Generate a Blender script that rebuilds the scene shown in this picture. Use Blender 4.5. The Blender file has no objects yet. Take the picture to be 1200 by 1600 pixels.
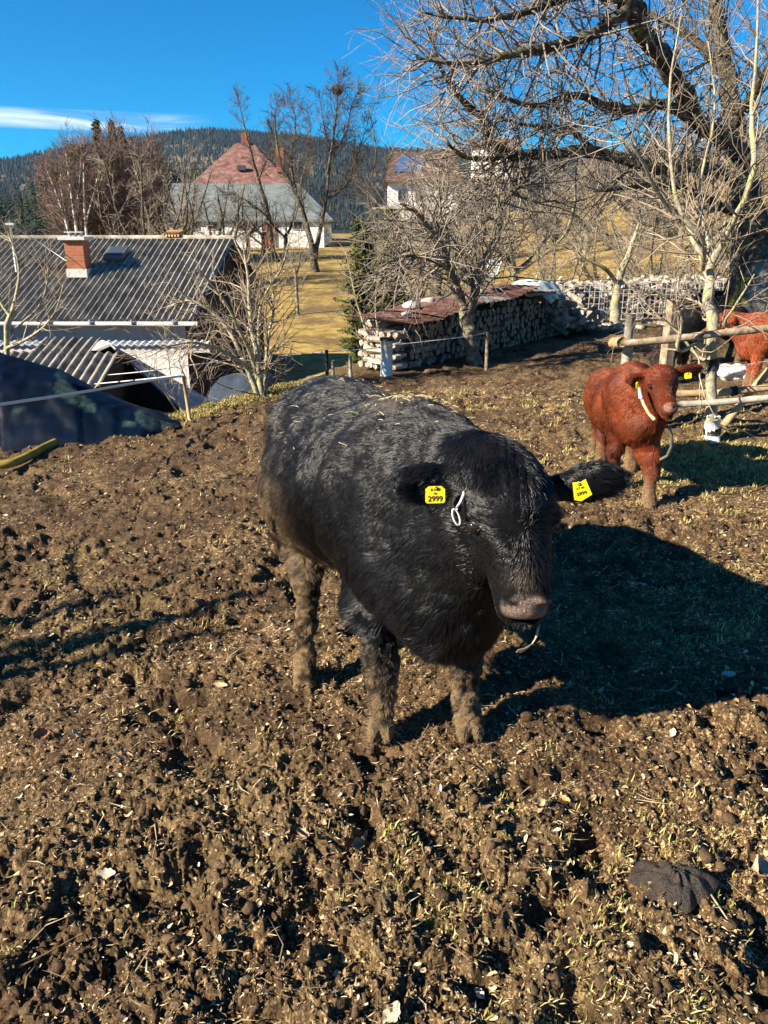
import bpy, math, random, os
import numpy as np
from mathutils import Vector, Matrix

# ------------------------------------------------------------------ camera, sky, sun, exposure
sc = bpy.context.scene
col = sc.collection
CAM_H, PITCH, FPX = 1.7, 20.1, 1202.0
cam_d = bpy.data.cameras.new('camera'); cam = bpy.data.objects.new('camera', cam_d); col.objects.link(cam)
cam.location = (0, 0, CAM_H); cam.rotation_euler = (math.radians(90 - PITCH), 0, 0)
cam_d.sensor_fit = 'VERTICAL'; cam_d.sensor_height = 24; cam_d.lens = 24 * FPX / 1600
cam_d.clip_start = 0.05; cam_d.clip_end = 9000
sc.camera = cam
SUN_EL, SUN_AZ = 29.0, 246.0            # compass bearing of the sun, +Y = 0, clockwise
se, sa = math.radians(SUN_EL), math.radians(SUN_AZ)
w = bpy.data.worlds.new('World'); sc.world = w; w.use_nodes = True
wn = w.node_tree; wn.nodes.clear()
def N(nt, t, **k):
    n = nt.nodes.new(t)
    for a, b in k.items():
        if a.startswith('i_'): n.inputs[int(a[2:])].default_value = b
        else: setattr(n, a, b)
    return n
sky = N(wn, 'ShaderNodeTexSky', sky_type='NISHITA', sun_disc=False, sun_elevation=se, sun_rotation=sa,
        altitude=1500, air_density=1.0, dust_density=0.1, ozone_density=4.0)
hsv = N(wn, 'ShaderNodeHueSaturation'); hsv.inputs['Saturation'].default_value = 2.15; hsv.inputs['Value'].default_value = 1.12
bg = N(wn, 'ShaderNodeBackground'); bg.inputs[1].default_value = 0.048
out = N(wn, 'ShaderNodeOutputWorld')
# thin streak clouds low over the hills, laid out by direction
tc = N(wn, 'ShaderNodeTexCoord'); sep = N(wn, 'ShaderNodeSeparateXYZ')
wn.links.new(tc.outputs['Generated'], sep.inputs[0])
def M(nt, op, a, b=None, c=None, clamp=False):
    n = nt.nodes.new('ShaderNodeMath'); n.operation = op; n.use_clamp = clamp
    for i, v in enumerate((a, b, c)):
        if v is None: continue
        if isinstance(v, (int, float)): n.inputs[i].default_value = v
        else: nt.links.new(v, n.inputs[i])
    return n.outputs[0]
def RAMP(nt, fac, stops, interp='LINEAR'):
    r = nt.nodes.new('ShaderNodeValToRGB'); e = r.color_ramp.elements; r.color_ramp.interpolation = interp
    while len(e) < len(stops): e.new(0.5)
    for i, (p, c) in enumerate(stops):
        e[i].position = p; e[i].color = (c, c, c, 1) if isinstance(c, (int, float)) else (*c, 1)
    nt.links.new(fac, r.inputs[0]); return r.outputs[0]
def MIX(nt, fac, a, b):
    n = nt.nodes.new('ShaderNodeMix'); n.data_type = 'RGBA'
    for i, v in ((0, fac), (6, a), (7, b)):
        if isinstance(v, (int, float)): n.inputs[i].default_value = v
        elif isinstance(v, tuple): n.inputs[i].default_value = (*v, 1)
        else: nt.links.new(v, n.inputs[i])
    return n.outputs[2]
def NOISE(nt, vec, scale, detail=4, rough=0.55, dist=0.0):
    n = nt.nodes.new('ShaderNodeTexNoise'); n.inputs['Scale'].default_value = scale; n.inputs['Detail'].default_value = detail
    n.inputs['Roughness'].default_value = rough; n.inputs['Distortion'].default_value = dist
    if vec is not None: nt.links.new(vec, n.inputs['Vector'])
    return n.outputs['Fac']
az = M(wn, 'ARCTAN2', sep.outputs[0], sep.outputs[1]); el = M(wn, 'ARCSINE', sep.outputs[2])
cmb = N(wn, 'ShaderNodeCombineXYZ')
wn.links.new(M(wn, 'MULTIPLY', az, 5.0), cmb.inputs[0]); wn.links.new(M(wn, 'MULTIPLY', el, 60.0), cmb.inputs[1])
cn = NOISE(wn, cmb.outputs[0], 1.0, 5, 0.6, 0.6)
def cloudband(e0, w0, a0, a1):
    v = M(wn, 'DIVIDE', M(wn, 'SUBTRACT', el, e0), w0)
    g = M(wn, 'SUBTRACT', 1.0, M(wn, 'MULTIPLY', v, v), clamp=True)
    s = M(wn, 'MULTIPLY', M(wn, 'DIVIDE', M(wn, 'SUBTRACT', az, a0), 0.06, clamp=True), M(wn, 'DIVIDE', M(wn, 'SUBTRACT', a1, az), 0.05, clamp=True))
    return M(wn, 'MULTIPLY', g, s)
band = M(wn, 'MAXIMUM', cloudband(math.radians(6.5), math.radians(0.62), -0.75, -0.195),
         M(wn, 'MULTIPLY', cloudband(math.radians(4.5), math.radians(0.75), -0.75, -0.44), 0.8))
cf = M(wn, 'MULTIPLY', band, M(wn, 'ADD', M(wn, 'MULTIPLY', M(wn, 'SUBTRACT', cn, 0.40), 4.5, clamp=True), 0.10), clamp=True)
wn.links.new(sky.outputs[0], hsv.inputs['Color'])
skyc = MIX(wn, M(wn, 'MULTIPLY', cf, 0.85), hsv.outputs[0], (8.6, 9.2, 9.8))
wn.links.new(skyc, bg.inputs[0]); wn.links.new(bg.outputs[0], out.inputs[0])
sun_d = bpy.data.lights.new('sun', 'SUN'); sun = bpy.data.objects.new('sun', sun_d); col.objects.link(sun)
sun_d.energy = 5.0; sun_d.angle = math.radians(0.5); sun_d.color = (1.0, 0.89, 0.72)
SUNV = Vector((math.sin(sa) * math.cos(se), math.cos(sa) * math.cos(se), math.sin(se)))
sun.rotation_euler = SUNV.to_track_quat('Z', 'Y').to_euler(); sun.location = SUNV * 60
sc.view_settings.view_transform = 'Standard'; sc.view_settings.look = 'None'
sc.view_settings.exposure = 1.62; sc.view_settings.gamma = 1.0; sc.view_settings.use_curve_mapping = False
sc.cycles.max_bounces = 5; sc.cycles.diffuse_bounces = 2; sc.cycles.glossy_bounces = 2; sc.cycles.use_denoising = True
sc.cycles.transparent_max_bounces = 8
sc.render.film_transparent = False
HAZE = 0.00005

# ------------------------------------------------------------------ helpers
rnd = random.Random(7); rng = np.random.default_rng(11)
cp, sp = math.cos(math.radians(PITCH)), math.sin(math.radians(PITCH))
def ray(px, py):
    u, v = (px - 600) / FPX, (800 - py) / FPX
    return (u, cp + v * sp, -sp + v * cp)
def at(px, py, y):                      # the point at ground distance y seen in the photograph's direction (px, py)
    d = ray(px, py); t = y / d[1]
    return Vector((d[0] * t, y, CAM_H + d[2] * t))

def _hash(ix, iy, iz, s):
    h = (ix.astype(np.int64) * 374761393 + iy.astype(np.int64) * 668265263 + iz * 1442695041 + s * 974634777) & 0xffffffff
    h = ((h ^ (h >> 13)) * 1274126177) & 0xffffffff
    h = h ^ (h >> 16)
    return (h & 0xffffff).astype(np.float64) / 0xffffff
def vn(x, y, s=0):
    x = np.asarray(x, float); y = np.asarray(y, float)
    ix, iy = np.floor(x), np.floor(y); fx, fy = x - ix, y - iy
    fx = fx * fx * (3 - 2 * fx); fy = fy * fy * (3 - 2 * fy)
    a, b = _hash(ix, iy, 0, s), _hash(ix + 1, iy, 0, s); c, d = _hash(ix, iy + 1, 0, s), _hash(ix + 1, iy + 1, 0, s)
    return (a + (b - a) * fx) * (1 - fy) + (c + (d - c) * fx) * fy
def fbm(x, y, s=0, o=4, g=0.5):
    v = 0; a = 1; t = 0
    for i in range(o): v = v + a * vn(np.asarray(x) * 2 ** i + 17 * i, np.asarray(y) * 2 ** i - 9 * i, s + i); t += a; a *= g
    return v / t
def vn3(p, s=0):
    i = np.floor(p); f = p - i; f = f * f * (3 - 2 * f); r = 0
    for dx in (0, 1):
        for dy in (0, 1):
            for dz in (0, 1):
                wgt = (f[:, 0] if dx else 1 - f[:, 0]) * (f[:, 1] if dy else 1 - f[:, 1]) * (f[:, 2] if dz else 1 - f[:, 2])
                r = r + wgt * _hash(i[:, 0] + dx, i[:, 1] + dy, (i[:, 2] + dz).astype(np.int64), s)
    return r
def worley(x, y, s=0):
    ix, iy = np.floor(x), np.floor(y); best = np.full(np.shape(x), 9.0); cid = np.zeros(np.shape(x))
    for dx in (-1, 0, 1):
        for dy in (-1, 0, 1):
            cx, cy = ix + dx, iy + dy
            qx, qy = cx + _hash(cx, cy, 1, s), cy + _hash(cx, cy, 2, s)
            d = (x - qx) ** 2 + (y - qy) ** 2; m = d < best
            best = np.where(m, d, best); cid = np.where(m, _hash(cx, cy, 3, s), cid)
    return np.sqrt(best), cid
def sst(a, b, x):
    t = np.clip((np.asarray(x, float) - a) / (b - a), 0, 1); return t * t * (3 - 2 * t)

def tag(o, label=None, cat=None, group=None, kind=None):
    if label: o['label'] = label
    if cat: o['category'] = cat
    if group: o['group'] = group
    if kind: o['kind'] = kind
    return o
def empty(name, loc, label, cat, group=None, rz=0):
    o = bpy.data.objects.new(name, None); col.objects.link(o); o.location = loc; o.rotation_euler = (0, 0, rz)
    return tag(o, label, cat, group)
def link(name, me, mat=None, parent=None, world=False):
    o = bpy.data.objects.new(name, me); col.objects.link(o)
    if mat is not None:
        for m in (mat if isinstance(mat, (list, tuple)) else [mat]): me.materials.append(m)
    if parent is not None:
        o.parent = parent
        if world:                                   # geometry given in world coordinates
            loc = Matrix.Translation(parent.location) @ parent.rotation_euler.to_matrix().to_4x4()
            o.matrix_parent_inverse = loc.inverted()
    return o
def npmesh(name, V, F, smooth=True):
    """V (n,3), F (m,k) index array or list of them"""
    me = bpy.data.meshes.new(name)
    Fs = F if isinstance(F, list) else [F]
    Fs = [np.asarray(f, dtype=np.int32) for f in Fs if len(f)]
    V = np.ascontiguousarray(V, dtype=np.float32)
    me.vertices.add(len(V)); me.vertices.foreach_set('co', V.ravel())
    idx = np.concatenate([f.ravel() for f in Fs]); tot = np.concatenate([np.full(len(f), f.shape[1], np.int32) for f in Fs])
    st = np.concatenate([[0], np.cumsum(tot)[:-1]]).astype(np.int32)
    me.loops.add(len(idx)); me.loops.foreach_set('vertex_index', idx.astype(np.int32))
    me.polygons.add(len(tot)); me.polygons.foreach_set('loop_start', st)
    try: me.polygons.foreach_set('loop_total', tot)
    except Exception: pass
    me.polygons.foreach_set('use_smooth', np.full(len(tot), smooth, dtype=bool))
    me.update(calc_edges=True); me.validate()
    return me
def fattr(me, name, val):
    a = me.attributes.new(name, 'FLOAT', 'POINT'); a.data.foreach_set('value', np.ascontiguousarray(val, dtype=np.float32))

class MB:
    """collects boxes, tubes and free polygons into ONE mesh"""
    def __init__(s): s.v = []; s.f = {}; s.n = 0
    def add(s, V, F):
        V = np.asarray(V, float).reshape(-1, 3)
        for f in (F if isinstance(F, list) and len(F) and isinstance(F[0], np.ndarray) and F[0].ndim == 2 else [np.asarray(F)]):
            s.f.setdefault(f.shape[1], []).append(f + s.n)
        s.v.append(V); s.n += len(V)
    def box(s, c, size, rz=0.0, rot=None, bevel=0.0):
        x, y, z = [q / 2 for q in size]; b = min(bevel, x * .9, y * .9, z * .9)
        R = np.array(rot if rot is not None else Matrix.Rotation(rz, 3, 'Z'))
        if b <= 0:
            V = np.array([(i, j, k) for i in (-x, x) for j in (-y, y) for k in (-z, z)])
            F = np.array([(0, 1, 3, 2), (4, 6, 7, 5), (0, 4, 5, 1), (2, 3, 7, 6), (0, 2, 6, 4), (1, 5, 7, 3)])
            s.add(V @ R.T + np.array(c), F); return
        V = []; 
        for i in (-1, 1):
            for j in (-1, 1):
                for k in (-1, 1):
                    V += [(i * x, j * (y - b), k * (z - b)), (i * (x - b), j * y, k * (z - b)), (i * (x - b), j * (y - b), k * z)]
        g = lambda i, j, k, a: ((i > 0) * 4 + (j > 0) * 2 + (k > 0)) * 3 + a
        Q = []; T = []
        for a in (-1, 1):
            Q += [[g(a, -1, -1, 0), g(a, 1, -1, 0), g(a, 1, 1, 0), g(a, -1, 1, 0)][::a], [g(-1, a, -1, 1), g(1, a, -1, 1), g(1, a, 1, 1), g(-1, a, 1, 1)][::-a], [g(-1, -1, a, 2), g(1, -1, a, 2), g(1, 1, a, 2), g(-1, 1, a, 2)][::a]]
            for b2 in (-1, 1):
                q = [g(a, b2, -1, 0), g(a, b2, 1, 0), g(a, b2, 1, 1), g(a, b2, -1, 1)]; Q.append(q[::-a * b2])
                q = [g(a, -1, b2, 0), g(a, 1, b2, 0), g(a, 1, b2, 2), g(a, -1, b2, 2)]; Q.append(q[::a * b2])
                q = [g(-1, a, b2, 1), g(1, a, b2, 1), g(1, a, b2, 2), g(-1, a, b2, 2)]; Q.append(q[::-a * b2])
                for c2 in (-1, 1): T.append([g(a, b2, c2, 0), g(a, b2, c2, 1), g(a, b2, c2, 2)][::a * b2 * c2])
        s.add(np.array(V) @ R.T + np.array(c), [np.array(Q), np.array(T)])
    def tube(s, pts, rad, sides=8, cap=True, jitter=0.0, seed=0):
        P = np.array([tuple(p) for p in pts], float); n = len(P)
        R = np.full(n, rad, float) if np.isscalar(rad) else np.asarray(rad, float)
        T = np.gradient(P, axis=0); T /= np.linalg.norm(T, axis=1)[:, None] + 1e-9
        ref = np.array([.13, .21, .97]) if abs(T.mean(0)[2]) < .8 * np.linalg.norm(T.mean(0)) + 1e-9 else np.array([.9, .4, .1])
        A = np.cross(T, ref); A /= np.linalg.norm(A, axis=1)[:, None] + 1e-9; B = np.cross(T, A)
        th = np.arange(sides) * 2 * np.pi / sides
        rr = R[:, None] * (1 + (jitter * (np.random.default_rng(seed).random((n, sides)) - .5) if jitter else 0))
        V = P[:, None] + (A[:, None] * np.cos(th)[None, :, None] + B[:, None] * np.sin(th)[None, :, None]) * rr[..., None]
        V = V.reshape(-1, 3); i = np.arange(n - 1)[:, None] * sides; j = np.arange(sides)[None]; j2 = (j + 1) % sides
        F = np.stack([i + j, i + sides + j, i + sides + j2, i + j2], -1).reshape(-1, 4)[:, ::-1]
        if cap:
            c0 = len(V); V = np.vstack([V, P[:1], P[-1:]]); j = np.arange(sides); j2 = (j + 1) % sides
            T0 = np.stack([np.full(sides, c0), j, j2], -1)[:, ::-1] ; T1 = np.stack([np.full(sides, c0 + 1), (n - 1) * sides + j2, (n - 1) * sides + j], -1)[:, ::-1]
            s.add(V, [F, T0[:, ::-1], T1[:, ::-1]])
        else: s.add(V, F)
    def build(s, name, mat, parent=None, smooth=False, world=False):
        me = npmesh(name, np.vstack(s.v), [np.vstack(f) for f in s.f.values()], smooth)
        return link(name, me, mat, parent, world)
def blob(r, seed, rough=.25, sub=2):
    """an irregular lump: V, F"""
    import bmesh
    bm = bmesh.new(); bmesh.ops.create_icosphere(bm, subdivisions=sub, radius=1)
    V = np.array([v.co[:] for v in bm.verts]); F = np.array([[v.index for v in f.verts] for f in bm.faces]); bm.free()
    k = 1 + rough * (vn3(V * 1.7 + seed * 3.1, seed) - .5) * 2 + rough * .5 * (vn3(V * 4 + seed, seed + 1) - .5) * 2
    return V * k[:, None] * np.array(r), F

# ------------------------------------------------------------------ materials
def mat(name, color=(.5, .5, .5), rough=.8, spec=.3, metal=0.0):
    m = bpy.data.materials.new(name); m.use_nodes = True; nt = m.node_tree
    b = nt.nodes['Principled BSDF']; b.inputs['Base Color'].default_value = (*color, 1); b.inputs['Roughness'].default_value = rough
    b.inputs['Specular IOR Level'].default_value = spec; b.inputs['Metallic'].default_value = metal
    return m, nt, b
def bump(nt, b, h, strength=.5, dist=.01):
    n = nt.nodes.new('ShaderNodeBump'); n.inputs['Strength'].default_value = strength; n.inputs['Distance'].default_value = dist
    nt.links.new(h, n.inputs['Height']); nt.links.new(n.outputs[0], b.inputs['Normal'])
def objco(nt): return nt.nodes.new('ShaderNodeTexCoord').outputs['Object']
def wpos(nt): return nt.nodes.new('ShaderNodeNewGeometry').outputs['Position']
def attr(nt, name, outp='Fac'):
    a = nt.nodes.new('ShaderNodeAttribute'); a.attribute_name = name; return a.outputs[outp]
def noisy(name, stops, scale, rough=.85, detail=6, bstr=.5, bdist=.01, spec=.25, pos='w', r2=.6):
    m, nt, b = mat(name, rough=rough, spec=spec)
    p = wpos(nt) if pos == 'w' else objco(nt)
    f = NOISE(nt, p, scale, detail, r2)
    nt.links.new(RAMP(nt, f, stops), b.inputs['Base Color'])
    if bstr: bump(nt, b, NOISE(nt, p, scale * 2.3, detail, .65), bstr, bdist)
    return m
# ------------------------------------------------------------------ terrain
EX = ([-50, 0, 4, 6.4, 7.4, 8.1, 10.0, 11.6, 17, 22, 30, 60], [-60, -16, -11, -5.6, -4.3, -2.5, -1.25, -.3, 4.2, 8.5, 14, 30])
def base_h(x, y):
    x = np.asarray(x, float); y = np.asarray(y, float)
    s = np.interp(y, *EX) - x
    pad = .08 * np.minimum(x, 0) - .13 * sst(7, 11, y) - .20 * sst(11, 20, y)
    pad = np.maximum(pad, -.5) + .12 * sst(4.5, 8, y) * sst(2, 6, x)
    outer = np.interp(y, [-50, 5, 12, 20, 29, 35, 50, 80, 150, 260, 600, 5000], [-2.6, -2.8, -3.2, -3.3, -2.75, -2.2, -.9, .5, 1.2, -6, -18, -25])
    outer = outer - .9 * sst(3, -8, -x * -1 + 0) * 0 - .7 * sst(-3, -10, x) * sst(60, 20, y) - .12 * np.clip(-x - 28, 0, 60) * sst(30, 60, y)
    hill = .27 * np.maximum(0, x - 4 - .03 * y) * sst(24, 95, y)
    hill = 34 * (1 - np.exp(-hill / 34))
    hill = hill * (1 - .9 * sst(300, 900, y))
    z = outer + hill
    k = np.maximum(sst(0, 5.5, s), sst(21, 36, y))
    return pad * (1 - k) + z * k
def detail_h(x, y, r):
    near = sst(26, 12, r); sp_ = (r * r + 2.9) / 1.7 * .0014                      # local mesh spacing: finer relief fades where it could not show
    f1, c1 = worley(x / .34 + .55 * vn(x * 6, y * 6, 3), y / .34 + .55 * vn(x * 6, y * 6, 4), 5)
    pit = -np.where(c1 < .50, 1, 0) * sst(.42, .16, f1 + .16 * (vn(x * 22, y * 22, 15) - .5)) * (.02 + .060 * c1)
    wx = x + .05 * (fbm(x * 9, y * 9, 31, 2) - .5); wy = y + .05 * (fbm(x * 9, y * 9, 32, 2) - .5)
    big = (fbm(x * 2.0, y * 2.0, 21, 3) - .5) * .055
    q = fbm(wx * 9, wy * 9, 41, 3); mid = (sst(.34, .62, q) - .5) * .022                     # steep sided plates
    q2 = fbm(wx * 22, wy * 22, 47, 3); mid2 = (sst(.32, .60, q2) - .5) * .018 * sst(.06, .015, sp_)
    q3 = fbm(wx * 55, wy * 55, 61, 3); fine = (sst(.30, .66, q3) - .5) * .013 * sst(.02, .006, sp_)
    f4 = (fbm(x * 130, y * 130, 71, 2) - .5) * .008 * sst(.009, .004, sp_)
    sm = .50 + .75 * sst(.35, .6, fbm(x * 1.3 + 5, y * 1.3, 77, 3))
    far = (fbm(x * 4.5, y * 4.5, 88, 3) - .5) * .055 * sst(3, 8, r)
    return (pit * (1 + .3 * sst(6, 2, r)) + big + (mid + mid2 + fine) * sm + f4 + far) * near - .012
def zone(x, y):            # 0 = dark bare trodden mud, 1 = drier ground with straw and grass
    return np.clip(.40 + .28 * sst(-.6, 1.6, x) - .42 * sst(2.2, 3.8, y) * sst(.9, -.9, x) + (fbm(x * 1.2 + 3, y * 1.2, 101, 4) - .5) * 1.9, 0, 1)
def H(x, y, d=True):
    r = np.hypot(x, y); z = base_h(x, y)
    if d:
        s = np.interp(y, *EX) - x; m = (1 - sst(.3, 1.5, s)) * (1 - sst(22, 30, y))
        z = z + detail_h(x, y, r) * m
    return z
def Hs(x, y, d=False): return float(H(np.array([float(x)]), np.array([float(y)]), d)[0])
def ground_at(px, py, t0=.5):
    d = ray(px, py); t = t0
    while t < 400:
        if CAM_H + d[2] * t < Hs(d[0] * t, d[1] * t): break
        t *= 1.004
    return Vector((d[0] * t, d[1] * t, Hs(d[0] * t, d[1] * t)))

def build_ground():
    th = np.concatenate([np.linspace(-180, -46, 30)[:-1], np.linspace(-46, -33, 60)[:-1], np.linspace(-33, 33, 1050)[:-1], np.linspace(33, 46, 60)[:-1], np.linspace(46, 180, 31)])
    th = np.radians(th[:-1]); nth = len(th)
    al = np.linspace(math.radians(20), math.atan(32 / CAM_H), 820)
    r = np.concatenate([[.08, .25, .42, .55], CAM_H * np.tan(al), np.geomspace(33, 2700, 110)])
    R, T = np.meshgrid(r, th, indexing='ij'); X, Y = R * np.sin(T), R * np.cos(T)
    Z = H(X.ravel(), Y.ravel()).reshape(X.shape); B = base_h(X.ravel(), Y.ravel()).reshape(X.shape)
    V = np.stack([X, Y, Z], -1).reshape(-1, 3)
    i = np.arange(len(r) - 1)[:, None] * nth; j = np.arange(nth)[None]; j2 = (j + 1) % nth
    F = np.stack([i + j, i + j2, i + nth + j2, i + nth + j], -1).reshape(-1, 4)[:, ::-1]
    V = np.vstack([V, [[0, 0, Hs(0, 0)]]]); c = len(V) - 1; j = np.arange(nth)
    me = npmesh('ground', V, [F, np.stack([np.full(nth, c), (j + 1) % nth, j], -1)[:, ::-1]], True)
    s = np.interp(V[:, 1], *EX) - V[:, 0]
    k = np.maximum(sst(-.1, .7, s + .6 * (fbm(V[:, 0] * 1.5, V[:, 1] * 1.5, 5) - .5)), sst(21, 27, V[:, 1] + 4 * (fbm(V[:, 0] * .3, V[:, 1] * .3, 9) - .5)))
    fattr(me, 'meadow', k)
    fattr(me, 'lump', np.append((Z - B).ravel(), 0) * 9 + .5)
    x, y = V[:, 0], V[:, 1]
    g = sst(.56, .70, fbm(x * 1.6, y * 1.6, 91, 4)) * .35 + sst(1.2, .2, np.abs(y - 5.9 - .1 * (x - 3))) * sst(1.6, 2.6, x) * .9 + sst(.5, .0, np.abs(s + .25)) * .8
    fattr(me, 'grassy', np.clip(g, 0, 1)); fattr(me, 'zone', zone(x, y))
    m, nt, b = mat('mud_and_meadow', rough=.92, spec=.18)
    p = wpos(nt)
    n1 = NOISE(nt, p, 9, 6, .7); n2 = NOISE(nt, p, 60, 4, .7); n3 = NOISE(nt, p, 1.3, 4, .6); n4 = NOISE(nt, p, 210, 3, .7)
    dark = RAMP(nt, n1, [(.3, (.022, .012, .006)), (.5, (.056, .032, .016)), (.72, (.125, .076, .038))])
    lum = attr(nt, 'lump')
    dry = RAMP(nt, n2, [(.38, (.075, .048, .023)), (.52, (.20, .135, .06)), (.66, (.42, .30, .165)), (.8, (.60, .48, .30))])
    def chips(scale, stops):
        nz = nt.nodes.new('ShaderNodeTexNoise'); nz.inputs['Scale'].default_value = scale * .8; nz.inputs['Detail'].default_value = 2; nt.links.new(p, nz.inputs['Vector'])
        vm = nt.nodes.new('ShaderNodeVectorMath'); vm.operation = 'MULTIPLY_ADD'; nt.links.new(nz.outputs['Color'], vm.inputs[0]); vm.inputs[1].default_value = (1.4 / scale,) * 3; nt.links.new(p, vm.inputs[2])
        vo = nt.nodes.new('ShaderNodeTexVoronoi'); vo.inputs['Scale'].default_value = scale; nt.links.new(vm.outputs[0], vo.inputs['Vector'])
        sx = nt.nodes.new('ShaderNodeSeparateColor'); nt.links.new(vo.outputs['Color'], sx.inputs[0]); return RAMP(nt, sx.outputs[0], stops, 'CONSTANT'), sx.outputs[1]
    ca, va = chips(95, [(0, 0.0), (.78, 1.0)]); cb, vb = chips(190, [(0, 0.0), (.76, 1.0)])
    chipc = RAMP(nt, va, [(0, (.10, .055, .025)), (.5, (.28, .175, .075)), (.85, (.50, .35, .17)), (1, (.68, .54, .32))])
    k1 = M(nt, 'MULTIPLY', M(nt, 'SUBTRACT', M(nt, 'ADD', M(nt, 'MULTIPLY', lum, .45), M(nt, 'ADD', M(nt, 'MULTIPLY', n2, .9), M(nt, 'MULTIPLY', n3, .8))), .88), 2.4, clamp=True)
    c = MIX(nt, M(nt, 'MULTIPLY', k1, .22), dark, dry)
    dens = M(nt, 'MULTIPLY', M(nt, 'SUBTRACT', M(nt, 'ADD', n3, M(nt, 'MULTIPLY', n1, .9)), .80), 3.2, clamp=True)
    dens = M(nt, 'MULTIPLY', dens, M(nt, 'ADD', M(nt, 'MULTIPLY', attr(nt, 'zone'), 1.05), .20), clamp=True)
    c = MIX(nt, M(nt, 'MULTIPLY', M(nt, 'MAXIMUM', ca, cb), dens), c, chipc)
    gr = RAMP(nt, n4, [(.3, (.07, .05, .02)), (.5, (.20, .155, .055)), (.7, (.38, .31, .13))])
    kg = M(nt, 'MULTIPLY', attr(nt, 'grassy'), M(nt, 'MULTIPLY', M(nt, 'SUBTRACT', n2, .40), 5.0, clamp=True))
    c = MIX(nt, M(nt, 'MULTIPLY', kg, .85), c, gr)
    # meadow: dry winter grass with mole-hill brown patches
    a1 = NOISE(nt, p, .35, 5, .65); a2 = NOISE(nt, p, 2.2, 5, .7); a3 = NOISE(nt, p, 26, 3, .7)
    me1 = RAMP(nt, a2, [(.3, (.16, .105, .03)), (.5, (.35, .24, .065)), (.7, (.50, .37, .13))])
    me2 = MIX(nt, RAMP(nt, a1, [(.48, 0.0), (.60, .9)]), me1, (.13, .085, .04))
    me3 = MIX(nt, RAMP(nt, a3, [(.45, 0.0), (.62, .55)]), me2, (.10, .065, .02))
    c = MIX(nt, attr(nt, 'meadow'), c, me3)
    nt.links.new(c, b.inputs['Base Color'])
    hb = M(nt, 'ADD', M(nt, 'MULTIPLY', n2, 1.0), M(nt, 'MULTIPLY', n4, .5))
    bump(nt, b, hb, .9, .012)
    tag(link('ground', me, m), kind='structure')

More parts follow.
